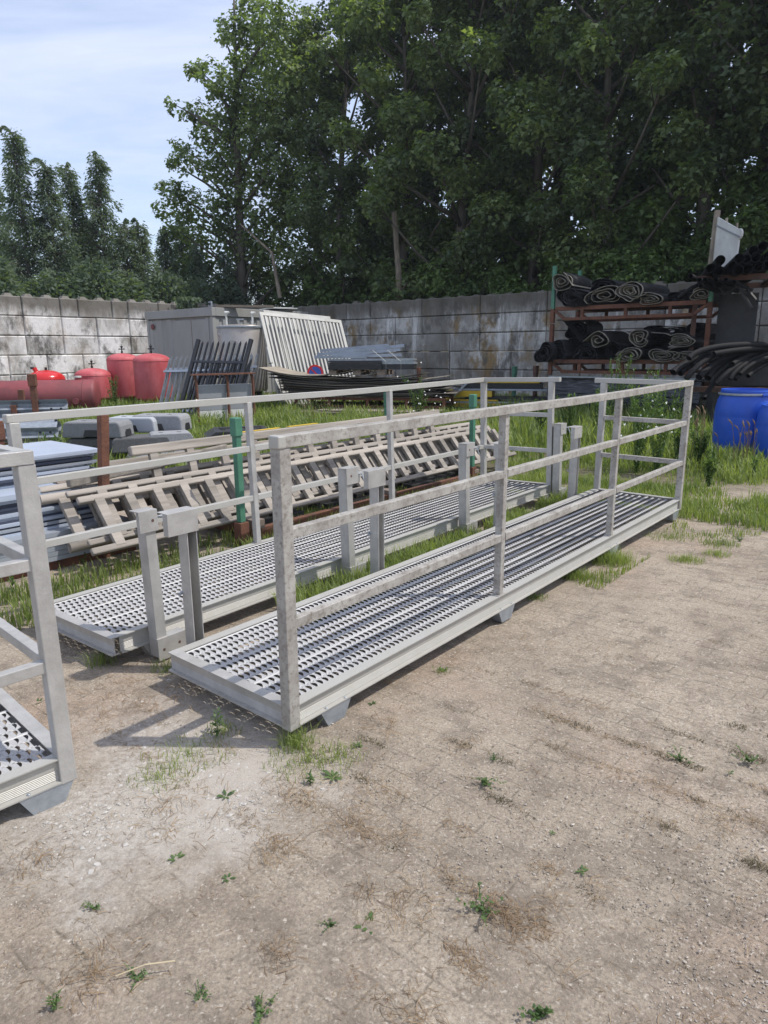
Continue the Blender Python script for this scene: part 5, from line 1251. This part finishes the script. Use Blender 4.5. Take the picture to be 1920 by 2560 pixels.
for k, (s, b, i, z, sc) in enumerate(((3.2, 1.4, 2, 2.3, 1), (6.0, 1.6, 0, 2.4, 1), (8.6, 1.3, 1, 2.2, 1), (11.0, 1.5, 0, 2.4, .95), (12.9, 1.4, 1, 2.2, 1.0), (15.2, 1.8, 0, 2.5, 1.15), (17.4, 1.7, 1, 2.6, 1.1), (19.8, 1.6, 0, 2.6, 1.15), (1.4, 1.5, 2, 2.4, 1.0), (22.4, 1.5, 2, 2.4, 1.2), (7.3, 2.4, 2, 2.6, 1.2), (14.2, 2.5, 1, 3.0, 1.2), (-.4, 1.6, 1, 2.2, 1.0), (.6, 2.6, 0, 3.0, 1.3), (4.6, 2.6, 1, 2.4, 1.2), (2.2, 3.4, 1, 3.2, 1.4), (18.6, 2.6, 1, 3.2, 1.4), (21.0, 2.8, 1, 3.2, 1.4), (13.8, 4.2, 1, 3.4, 1.6), (11.4, 4.2, 0, 3.8, 1.6), (8.8, 4.0, 1, 3.2, 1.5), (5.6, 4.4, 1, 3.2, 1.6))):
    p = wallpt(s, b+.7)
    plant_tree('leafy_bush', ['dark leaved bush at the corner above the gates', 'bush behind the wall just left of the dead trunk', 'tall bush behind the wall around the dead trunk', 'light green bush above the most stained blocks', 'light green bush rising left of the green stake of the stillage', 'leafy bush behind the upper mat stillage, left part', 'leafy bush behind the upper mat stillage, middle', 'leafy bush behind the upper mat stillage, right part', 'dark leaved bush behind the container corner', 'dark leaved bush behind the pipe rack', 'dark undergrowth behind the bush by the dead trunk', 'taller bush behind the light green ones', 'bush behind the wall corner over the container roof', 'taller bush behind the container corner', 'bush between the container and the dead trunk, second row', 'tall bush filling the gap above the pale gates', 'tall bush behind the notched board', 'tall bush behind the wide black pipes', 'large dark bush in the second row behind the green stake', 'large bush in the second row above the most stained blocks', 'large bush in the second row right of the dead trunk', 'large bush in the second row left of the dead trunk'][k], 'bush', 'bushes behind the grey wall', p.x, p.y, z-1.0, BU[i], k*1.3, sc, parts=('foliage', 'stems'))
r = random.Random(55); LU = Vector((math.cos(AL), math.sin(AL), 0)); LV = Vector((-LU.y, LU.x, 0))
def conbush(seed):
    rr = random.Random(seed); mb = MB()
    for _ in range(5200):
        a = rr.uniform(0, 6.283); f = rr.random()**.6; q = Vector((1.4*f*math.cos(a), .8*f*math.sin(a), 1.5*(1-f*f)*rr.random()+.15*math.sin(a*3)))
        d = (Vector((math.cos(a), math.sin(a), -.3))+rdir(rr)*.8).normalized(); l = rr.uniform(.08, .24); sd_ = d.cross(rdir(rr)).normalized()*l*.22
        o = len(mb.v); mb.v += [q, q+d*l*.45+sd_, q+d*l, q+d*l*.45-sd_]; mb.f.append((o, o+1, o+2, o+3)); mb.c += [rr.random()]*4
    return tomesh(mb, 'conifer_hedge', CON)
cbm = [conbush(1), conbush(2)]
for k, s in enumerate((2.4, 4.2, 6.2, 7.6, 9.0, 10.6, 12.0, 13.4)):
    p = s0+LU*s+LV*1.9
    o = bpy.data.objects.new('conifer_bough', cbm[k % 2]); COL.objects.link(o); o.location = (p.x, p.y, 3.0-.1*(k % 3)); o.rotation_euler.z = k*1.9; o.scale = (1.1, 1.1, 1.0+.2*(k % 2))
    tag(o, '%s feathery conifer bough from the left over the top of the whitewashed wall' % ORD[k], 'conifer bough', 'conifer boughs over the left wall')
# greenery spilling over the wall near the container
p = s0+LU*10.2-LV*.1; mb = MB(); rr = random.Random(8)
for _ in range(500):
    q = Vector((rr.gauss(0, .22), rr.gauss(-.05, .08), .1-abs(rr.gauss(0, .3)))); d = (Vector((0, -.2, -1))+rdir(rr)*.7).normalized(); l = rr.uniform(.08, .22); sd_ = d.cross(rdir(rr)).normalized()*l*.3
    o = len(mb.v); mb.v += [q, q+d*l*.45+sd_, q+d*l, q+d*l*.45-sd_]; mb.f.append((o, o+1, o+2, o+3)); mb.c += [rr.random()]*4
tag(mb.build('hanging_bough', CON, None, loc=(p.x, p.y, 3.5), rz=AL, recalc=False), 'bright green bough hanging down over the whitewashed blocks beside the container', 'conifer bough')

# ---------------------------------------------------------------- grass
PLAT = []
for P_, o_ in ((P1, 0), (P2, 0), (P3, -PL)):
    M_ = (basis(P_) @ Matrix.Translation((o_, 0, 0))).inverted(); PLAT.append(M_)
def under(x, y):
    for M_ in PLAT:
        q = M_ @ Vector((x, y, 0))
        if -.02 < q.x < PL+.02 and -.02 < q.y < PW+.02: return True
    return False
def blade(mb, x, y, h, r, w_=.007, lean=None, z=None):
    a = r.uniform(0, 6.283); d = Vector((math.cos(a), math.sin(a), 0)); b = Vector((-d.y, d.x, 0))*w_
    ln = r.uniform(.1, .55)*h if lean is None else lean*h
    g0 = Vector((x, y, (gz(x, y) if z is None else z)-.004)); o = len(mb.v); up = Vector((0, 0, 1))
    mb.v += [g0-b, g0+b, g0+d*ln*.35+up*h*.6+b*.8, g0+d*ln*.35+up*h*.6-b*.8, g0+d*ln+up*h*(1-.25*ln/h)]
    mb.f += [(o, o+1, o+2, o+3), (o+3, o+2, o+4)]; c = r.random(); mb.c += [c]*5
rg = random.Random(99)
def pxpoly(pts): return [tuple(at(x, y, z=0).xy) for x, y in pts]
def field(mb, poly, dens, hmin, hmax, w_=.008, nth=.0, sc=1.1, r=rg, soft=True):
    xs = [p[0] for p in poly]; ys = [p[1] for p in poly]
    n = int((max(xs)-min(xs))*(max(ys)-min(ys))*dens)
    for _ in range(n):
        x = r.uniform(min(xs), max(xs)); y = r.uniform(min(ys), max(ys))
        if not inpoly(x, y, poly): continue
        v = noise.noise(Vector((x*sc, y*sc, 3)))+.5*noise.noise(Vector((x*sc*3, y*sc*3, 7)))
        if v < nth+r.uniform(-.12, .12): continue
        if under(x, y): continue
        h = r.uniform(hmin, hmax)*(.75+.6*max(0, v+.3)); blade(mb, x, y, h, r, w_*(1+.03*y))
mb = MB()
# meadow strip along the walls and between the stacks
farL = [(-13, 9.5), (-7, 8.3), (-4.2, 7.2), (-2.5, 8.2), (-.5, 9.0), (1.6, 10.2), (3.2, 9.2), (4.2, 8.4), (6.2, 8.6), (9, 8.5), (13, 9), (13, 14), (6, 21), (0, 26), (-5, 29), (-8, 25), (-13, 20)]
field(mb, farL, 250, .08, .34, .009, -.28)
field(mb, [(-13, 9.5), (-3, 8.5), (0, 10), (0, 19), (-6, 22), (-13, 20)], 120, .2, .42, .010, -.1)
field(mb, [(2.5, 10.5), (9, 9.6), (9, 14), (5, 17), (2, 17)], 170, .18, .5, .010, -.25)
# grass right of and beyond the far ends of the platforms
field(mb, pxpoly([(1490, 1215), (1720, 1275), (1830, 1290), (1960, 1300), (1960, 1120), (1700, 1080), (1400, 1060), (1150, 1080), (1230, 1160), (1400, 1210)]), 900, .035, .12, .0045, -.12)
field(mb, pxpoly([(1700, 1180), (1960, 1240), (1960, 1120), (1780, 1080), (1650, 1090)]), 900, .09, .28, .005, .0)
field(mb, pxpoly([(1560, 1330), (1700, 1290), (1960, 1310), (1960, 1330), (1760, 1350), (1650, 1420), (1580, 1420)]), 1500, .02, .06, .003, .22)
mb_far = mb
tag(mb.build('grass', GRS, recalc=False), 'green grass growing round the stacks and beyond the platforms', kind='stuff')
mb = MB()
M1_ = basis(P1); M2_ = basis(P2)
def strip(M_, u0, u1, v0, v1, n, h0, h1, nth=0, w_=.004, sc=1.6):
    for _ in range(n):
        q = M_ @ Vector((rg.uniform(u0, u1), rg.uniform(v0, v1), 0))
        if noise.noise(Vector((q.x*sc, q.y*sc, 9))) < nth: continue
        if under(q.x, q.y): continue
        blade(mb, q.x, q.y, rg.uniform(h0, h1), rg, w_)
strip(M1_, 1.0, 5.4, PW+.02, PW+.36, 9000, .06, .20, -.25)        # between the platforms
strip(M1_, 2.6, 5.3, -.22, -.01, 2200, .025, .08, .12, .003)
strip(M2_, -.2, 2.4, PW+.05, PW+.75, 3000, .05, .16, -.25)         # under the ladders
strip(M2_, 2.4, 5.6, PW+.05, PW+.9, 6000, .05, .16, -.35)
strip(M1_, 5.0, 6.4, -.8, 2.2, 9000, .05, .16, -.35)
tag(mb.build('short_grass', GRS, recalc=False), 'short grass between and beside the platforms', kind='stuff')
# tufts: (px, py, radius, blades, height)
mb = MB()
for (px, py, rad, n, h) in ((738, 1866, .07, 130, .10), (775, 1905, .16, 240, .045), (470, 1890, .17, 170, .045), (400, 1945, .11, 110, .04), (1525, 1405, .16, 600, .12), (1440, 1445, .10, 300, .09), (1715, 1400, .12, 260, .06), (1800, 1360, .14, 260, .06), (1340, 1495, .07, 90, .05), (1680, 1340, .2, 300, .05), (1790, 1385, .1, 160, .06), (520, 1690, .10, 120, .05), (430, 1670, .10, 160, .05), (255, 1660, .07, 80, .10), (560, 1830, .07, 70, .04), (150, 1560, .1, 90, .09), (1105, 1680, .04, 30, .04), (860, 1890, .08, 60, .05)):
    c = at(px, py, z=0)
    for _ in range(int(n*1.4)):
        a = rg.uniform(0, 6.283); k = rad*1.15*rg.random()**.8; blade(mb, c.x+k*math.cos(a), c.y+k*math.sin(a)*.8, h*rg.uniform(.4, 1.2), rg, .0014, lean=rg.uniform(.2, 1.1))
tag(mb.build('grass_tufts', GRS, recalc=False), 'small tufts of thin grass on the bare sand', kind='stuff')

# ---------------------------------------------------------------- weeds, straw, pebbles
def weed(px, py, kind, s, label, group=None, seed=0, Y=None):
    r = random.Random(seed*7+1); c = at(px, py, z=0); mb = MB()
    if kind == 'rosette':
        for i in range(9):
            a = i*2.4+r.random(); d = Vector((math.cos(a), math.sin(a), r.uniform(.25, .9))).normalized(); l = s*.62*r.uniform(.5, 1.1); w_ = l*.13; b = Vector((-d.y, d.x, 0)).normalized()
            o = len(mb.v); m1 = d*l*.4; m2 = d*l*.75+Vector((0, 0, -.05*l)); m3 = d*l+Vector((0, 0, -.18*l))
            mb.v += [Vector((0, 0, 0)), m1+b*w_, m1-b*w_, m2+b*w_*.9, m2-b*w_*.9, m3]; mb.f += [(o, o+1, o+2), (o+1, o+3, o+4, o+2), (o+3, o+5, o+4)]; mb.c += [r.random()]*6
    else:
        nst = {'clover': 9, 'upright': 3, 'tall': 9}[kind]
        for i in range(nst):
            a = r.uniform(0, 6.28); L_ = s*r.uniform(.6, 1.1); sp_ = {'clover': 1.1, 'upright': .25, 'tall': .35}[kind]
            top = Vector((math.cos(a)*L_*sp_*r.random(), math.sin(a)*L_*sp_*r.random(), L_*(.5 if kind == 'clover' else 1)))
            mid = top*.5+Vector((0, 0, .1*L_))
            for (p0, p1) in ((Vector((0, 0, 0)), mid), (mid, top)):
                b = Vector((.0012+s*.004, 0, 0)); o = len(mb.v); mb.v += [p0-b, p0+b, p1+b*.7, p1-b*.7]; mb.f.append((o, o+1, o+2, o+3)); mb.c += [.1]*4
            nl = {'clover': 9, 'upright': 14 if s < .3 else 34, 'tall': 60}[kind]
            for k in range(nl):
                f = (k+1)/nl; q = (mid*(f*2) if f < .5 else mid.lerp(top, f*2-1)); d = (rdir(r)+Vector((0, 0, .3))).normalized(); l = min(.075, s*r.uniform(.10, .2) if kind != 'upright' else s*r.uniform(.2, .34)); w_ = l*(.38 if kind == 'clover' else .16); b = d.cross(Vector((.1, .2, 1))).normalized()*w_
                o = len(mb.v); mb.v += [q, q+d*l*.5+b, q+d*l, q+d*l*.5-b]; mb.f.append((o, o+1, o+2, o+3)); mb.c += [r.random()]*4
    o = mb.build('weed', PLA, None, loc=(c.x, c.y, gz(c.x, c.y)), recalc=False)
    if py > 1550: o.scale = (.9, .9, .62)
    return tag(o, label, 'weed', group)
W_ = [(545, 1840, 'upright', .15, 'upright bright green weed in the shadow strip at the near end of the front platform'), (835, 1945, 'rosette', .11, 'leafy green rosette in the tufts right of the corner post'), (775, 1960, 'upright', .08, 'small upright weed beside a white pebble'), (893, 1865, 'rosette', .05, 'tiny green weed right of the corner post tuft'), (1215, 1960, 'clover', .09, 'spreading clover like weed in the middle right of the bare sand'), (1235, 1905, 'clover', .04, 'tiny green sprig just behind the spreading clover'), (570, 2195, 'rosette', .06, 'small rosette with one raised leaf in the left foreground'), (440, 2145, 'rosette', .07, 'flat rosette with a long stalk near the pale rubble'), (925, 2310, 'rosette', .09, 'large leafed plantain rosette in the centre foreground'), (825, 2312, 'clover', .05, 'small clover clump left of the plantain rosette'), (1205, 2275, 'clover', .10, 'yellow flowered clover clump right of the plantain rosette'), (1455, 2180, 'rosette', .05, 'brownish rosette alone on the bare sand at the right'), (500, 2495, 'clover', .05, 'small clover clump near the lower edge, left of centre'), (140, 2520, 'upright', .07, 'bright green weed at the lower left corner'), (1345, 2540, 'clover', .09, 'clover clump at the lower edge, right of centre'), (650, 2530, 'clover', .08, 'dark green sprawling weed at the lower edge'), (340, 2445, 'clover', .06, 'weed growing along the dry stalk at the lower left'), (1700, 1900, 'clover', .08, 'flat green weed on the sand at the right'), (1870, 1905, 'clover', .09, 'green weed near the right edge of the sand'), (1825, 1935, 'rosette', .04, 'tiny rosette left of the weed near the right edge'), (95, 1755, 'rosette', .07, 'dark green two leaved weed behind the left platform'), (237, 2270, 'clover', .05, 'small green weed in the left foreground'), (565, 1990, 'rosette', .08, 'flat dark green weed below the pale rubble patch'), (1110, 1675, 'rosette', .06, 'green weed beside the right hand side of the front platform'), (255, 1640, 'upright', .13, 'pale green weed below the near end of the middle platform'), (930, 1760, 'rosette', .05, 'green shoot in front of the second foot of the platform'), (30, 1490, 'upright', .16, 'weed beside the posts at the left edge'), (210, 1420, 'upright', .12, 'bright weed in the grass under the ladders'), (1380, 2085, 'rosette', .03, 'tiny weed in the right foreground'), (1850, 1350, 'clover', .08, 'low weed in the short grass at the right')]
for k, (px, py, kd, s, lb) in enumerate(W_): weed(px, py, kd, s, lb, seed=k)
# larger weeds and shrubs among the stacks
for k, (px, py, kd, s, lb) in enumerate(((1640, 1190, 'tall', 1.0, 'tall white flowered weed clump behind the far end of the front platform'), (1590, 1180, 'tall', 1.05, 'tall leafy weed left of the white flowered clump'), (1690, 1175, 'tall', .85, 'tall leafy weed in front of the wrapped pack'), (1745, 1170, 'tall', .6, 'leafy weed left of the blue drum'), (1420, 1120, 'tall', .9, 'dark leafy weed in front of the left end of the wrapped pack'), (560, 1085, 'upright', .5, 'upright leafy weed in front of the white board'), (290, 1035, 'tall', .9, 'tall weed in front of the tall red tanks'), (275, 1050, 'upright', .8, 'bright weed left of the tall red tanks'), (660, 1040, 'upright', .6, 'leafy weed right of the rusty board frame'), (1050, 1075, 'tall', 1.1, 'straggly weed with pale flowers in front of the plywood stillage'), (1540, 1090, 'tall', 1.5, 'tall feathery weed in front of the stillage beams'), (1440, 1150, 'upright', .6, 'bright weed between the clamp brackets at the far end'), (1780, 1190, 'upright', .35, 'weed at the foot of the large blue drum'), (1880, 1200, 'upright', .3, 'leafy weed in front of the blue drums'), (1600, 1150, 'tall', 1.2, 'tall weed leaning against the left part of the wrapped pack'), (1500, 1120, 'tall', 1.0, 'bushy weed between the two end railings'), (1660, 1120, 'tall', 1.15, 'bushy weed in front of the torn film of the wrapped pack'), (1350, 1100, 'tall', .7, 'low bushy weed beyond the far end of the middle platform'), (150, 1180, 'tall', .5, 'bushy weed between the crash barriers and the blue sheets'), (1770, 1215, 'tall', .35, 'low bushy weed left of the large blue drum'))):
    weed(px, py, kd, s, lb, seed=40+k)
# small white flowers
def flowers(px, py, n, sx, sz, h, lb, Y=None):
    c = at(px, py, z=0); r = random.Random(px); mb = MB()
    for _ in range(n):
        q = Vector((r.gauss(0, sx), r.gauss(0, sx*.6), h+r.gauss(0, sz))); q.z = max(.03, q.z)
        for k in range(5): leaf(mb, q, (Vector((0, -.5, .6))+rdir(r)*.5).normalized(), .022, r)
    mb.c = []
    o = mb.build('white_flowers', mat('white_petals', (.75, .75, .68), .7), None, loc=(c.x, c.y, 0), recalc=False); tag(o, lb, 'flowers')
flowers(1632, 1185, 30, .22, .14, .62, 'white flower heads on the weed clump behind the front platform')
flowers(140, 1400, 34, .10, .04, .10, 'low white flowers at the foot of the ladders')
flowers(1050, 1075, 26, .3, .3, .6, 'pale flowers on the straggly weed by the plywood')
# dry grass heads by the drums and ladders
def heads(px, py, n, sp_, h, lb):
    c = at(px, py, z=0); r = random.Random(px+1); mb = MB()
    for _ in range(n):
        x, y = r.gauss(0, sp_), r.gauss(0, sp_*.5); hh = h*r.uniform(.7, 1.1); a = r.uniform(-.35, .2)
        pts = [Vector((x, y, 0)), Vector((x+a*hh*.2, y, hh*.6)), Vector((x+a*hh*.5, y, hh))]
        mb.tube(pts, .003, 3, cap=False); mb.tube([pts[2], pts[2]+Vector((a*.05-.01, 0, .035)), pts[2]+Vector((a*.12-.03, 0, .07))], lambda s: .009*math.sin(math.pi*min(.97, s+.05))+.002, 5)
    mb.c = [r.random() for _ in mb.v]
    tag(mb.build('dry_grass_stalks', DRY, None, loc=(c.x, c.y, 0), recalc=False), lb, 'grass stalks')
heads(1840, 1170, 16, .16, .55, 'beige seed heads on stalks in front of the blue drums')
heads(1745, 1165, 12, .12, .75, 'tall dry grass stalks between the front platform and the drums')
heads(790, 1080, 10, .18, .62, 'dry seed heads standing behind the ladders')
PEB_ = leafmat('joint_moss', (.06, .055, .03), (.17, .14, .085), .2, .9, 3)
# dry straw lying about
mb = MB()
def straw(x, y, l, r, lift=.004):
    a = r.uniform(0, 6.283); k = r.uniform(-1.2, 1.2); n = 4; o = len(mb.v); w_ = r.uniform(.0003, .0009)
    px_, py_ = x, y; z0 = gz(x, y)+lift
    for i in range(n+1):
        b = Vector((-math.sin(a), math.cos(a), .5))*w_; z = z0+lift*2*math.sin(math.pi*i/n)
        mb.v += [Vector((px_, py_, z))-b, Vector((px_, py_, z))+b]; px_ += math.cos(a)*l/n; py_ += math.sin(a)*l/n; a += k/n
    mb.f += [(o+2*i, o+2*i+2, o+2*i+3, o+2*i+1) for i in range(n)]; mb.c += [r.random()]*(2*n+2)
for (px, py, rad, n) in ((330, 1710, .20, 240), (260, 1790, .16, 170), (410, 2010, .20, 300), (560, 1870, .10, 160), (720, 1990, .13, 220), (170, 2330, .13, 0), (680, 2130, .06, 150), (240, 2430, .10, 200), (690, 2385, .05, 110), (980, 2270, .10, 200), (1260, 2300, .08, 150), (60, 2180, .10, 130), (100, 2150, .08, 60), (1150, 1870, .08, 70), (870, 2060, .10, 110), (1000, 2100, .08, 90), (1300, 2330, .07, 60), (1370, 1780, .1, 70), (960, 1700, .16, 150), (1120, 1660, .14, 130), (980, 1820, .14, 130), (900, 1990, .2, 180), (1380, 2260, .05, 50), (1500, 2230, .05, 40), (1800, 2080, .06, 70), (1550, 1640, .2, 110), (1300, 1600, .3, 160), (180, 1730, .2, 160), (1040, 2530, .05, 90), (430, 1750, .12, 140), (1400, 2440, .05, 30)):
    c = at(px, py, z=0)
    for _ in range(int(n*.6)):
        a = rg.uniform(0, 6.283); k = rad*1.3*rg.random()**.9; straw(c.x+k*math.cos(a), c.y+k*math.sin(a), rg.uniform(.02, .075), rg, rg.uniform(.001, .01))
Ud = Vector((math.sin(.6916), math.cos(.6916), 0)); Vd = Vector((-Ud.y, Ud.x, 0))
for _ in range(26000):
    px, py = rg.uniform(-20, 1940), rg.uniform(1320, 2600); c = at(px, py, z=0)
    if rg.random() < .75:      # debris collects along the joints of the buried paving
        a_, b_ = c.dot(Ud), c.dot(Vd); a_ = round(a_/.216)*.216+rg.gauss(0, .022); q = Ud*a_+Vd*b_
        if noise.noise(Vector((q.x*1.7+3, q.y*1.7, 2)))+.7*noise.noise(Vector((q.x*7, q.y*7, 5))) < .10+.2*rg.random()+(.18 if py > 2000 else 0): continue
        c = q
    elif rg.random() < .6: continue
    straw(c.x, c.y, rg.uniform(.008, .035), rg, .002)
mj = MB()
for _ in range(30000):
    px, py = rg.uniform(760, 1960), 1340+900*rg.random()**1.4; c = at(px, py, z=0); a_, b_ = c.dot(Ud), c.dot(Vd); a_ = round(a_/.216)*.216+rg.gauss(0, .014); q = Ud*a_+Vd*b_
    if .15*(py > 1900)*-1+.6*noise.noise(Vector((q.x*2.1+13, q.y*2.1, 2)))+1.0*noise.noise(Vector((q.x*8, q.y*8, 5))) < .06+.25*rg.random() or under(q.x, q.y): continue
    blade(mj, q.x, q.y, rg.uniform(.003, .013), rg, .0012, lean=rg.uniform(.6, 1.8))
tag(mj.build('joint_moss', PEB_, recalc=False), 'low mossy growth along the joints of the sand covered paving', kind='stuff')
# a long stalk at the lower left
c = at(250, 2460, z=0)
tag(mb.build('dry_straw', DRY, recalc=False), 'dry brown straw and roots scattered on the sand', kind='stuff')
a_, b_ = at(290, 2440, z=.01), at(438, 2402, z=.03)
single(MB().tube([(0, 0, 0), (b_-a_)*.5+Vector((0, 0, .012)), b_-a_], .0018, 5), 'dry_stalk', mat('straw_stalk', (.50, .42, .27), .8), 'single long pale dry stalk lying at the lower left', 'stalk', a_)
# dark crumbs and pebbles
PEB = leafmat('pebbles', (.12, .10, .085), (.52, .47, .40), 0, .9, 9)
PALE = mat('pale_limestone_chips', (.45, .43, .39), .9, 0, col2=(.38, .36, .33), scale=20)
def stones(n, f_, m_, nm, lb, seed):
    r = random.Random(seed); mb = MB(); base = [(1, 0, 0), (-1, 0, 0), (0, 1, 0), (0, -1, 0), (0, 0, 1), (0, 0, -1)]; fc = [(0, 2, 4), (2, 1, 4), (1, 3, 4), (3, 0, 4), (2, 0, 5), (1, 2, 5), (3, 1, 5), (0, 3, 5)]
    for _ in range(n):
        x, y, s = f_(r); a = r.uniform(0, 6.28); o = len(mb.v); ca, sa = math.cos(a), math.sin(a); z = gz(x, y)+s*.15; c = r.random()
        for b in base:
            k = r.uniform(.7, 1.25); bx_, by_, bz_ = b[0]*s*k*1.2, b[1]*s*k*.85, b[2]*s*k*.5
            mb.v.append(Vector((x+bx_*ca-by_*sa, y+bx_*sa+by_*ca, z+bz_)))
        mb.f += [tuple(i+o for i in q) for q in fc]; mb.c += [c]*6
    tag(mb.build(nm, m_, recalc=False), lb, kind='stuff')
def near_(r):
    c = at(r.uniform(-30, 1950), 1330+1260*r.random()**.8, z=0); return c.x, c.y, abs(r.gauss(0, .0017))+.0012
stones(15000, near_, PEB, 'pebbles', 'fine grit and crumbs of soil on the sand', 1)
def rub(r):
    px, py, k = r.choice(((430, 1900, 95), (300, 2020, 90), (560, 2010, 80), (180, 2060, 70), (400, 2010, 90), (330, 1850, 90), (520, 1900, 70)))
    c = at(px+r.gauss(0, k), py+r.gauss(0, k*.6), z=0); return c.x, c.y, abs(r.gauss(0, .0035))+.0016
stones(1100, rub, PALE, 'crushed_stone', 'pale crushed stone in front of the platform end', 2)
STN = ((227, 2178, .018), (243, 2160, .018), (224, 2150, .012), (247, 2120, .012), (390, 2085, .017), (273, 2090, .014), (380, 2110, .013), (405, 2130, .014), (418, 2130, .011), (445, 2100, .013), (200, 2195, .014), (425, 2110, .010), (598, 1990, .014), (640, 1975, .010), (615, 1995, .010), (805, 1972, .012), (418, 2512, .005), (165, 2173, .009), (552, 1962, .009))
for k, (px, py, s) in enumerate(STN):
    s *= .75; c = at(px, py, z=0); r = random.Random(k+60); mb = MB(); n = 7
    lo = [Vector((s*1.15*r.uniform(.75, 1.15)*math.cos(2*math.pi*i/n), s*.8*r.uniform(.75, 1.15)*math.sin(2*math.pi*i/n), 0)) for i in range(n)]
    hi = [p*.8+Vector((0, 0, s*.45*r.uniform(.8, 1.2))) for p in lo]
    mb.add(lo+hi, [tuple(range(n-1, -1, -1)), tuple(range(n, 2*n))]+[(i, (i+1) % n, n+(i+1) % n, n+i) for i in range(n)])
    tag(mb.build('pale_stone', PALE, None, loc=(c.x, c.y, gz(c.x, c.y)-.002), rz=r.uniform(0, 3)), '%s flat pale stone chip on the sand, counted from the farthest' % ORD[sorted([q[1]*10000+q[0] for q in STN]).index(py*10000+px)], 'stone', 'flat pale stones near the rubble patch')

# ---------------------------------------------------------------- added veil volume imitating lens flare over the trees
hb = MB().box(-45, 45, -12, 75, -1.2, 24)
hm = bpy.data.materials.new('thin_flare_veil'); hm.use_nodes = True; hm.node_tree.nodes.clear()
ho = N(hm.node_tree, 'ShaderNodeOutputMaterial'); hv = N(hm.node_tree, 'ShaderNodeVolumePrincipled')
hv.inputs['Color'].default_value = (.82, .9, 1, 1); hv.inputs['Density'].default_value = .0006; hv.inputs['Anisotropy'].default_value = .3
hm.node_tree.links.new(hv.outputs[0], ho.inputs['Volume'])
tag(hb.build('flare_veil', hm), 'added thin veil imitating lens flare over the yard', kind='stuff')
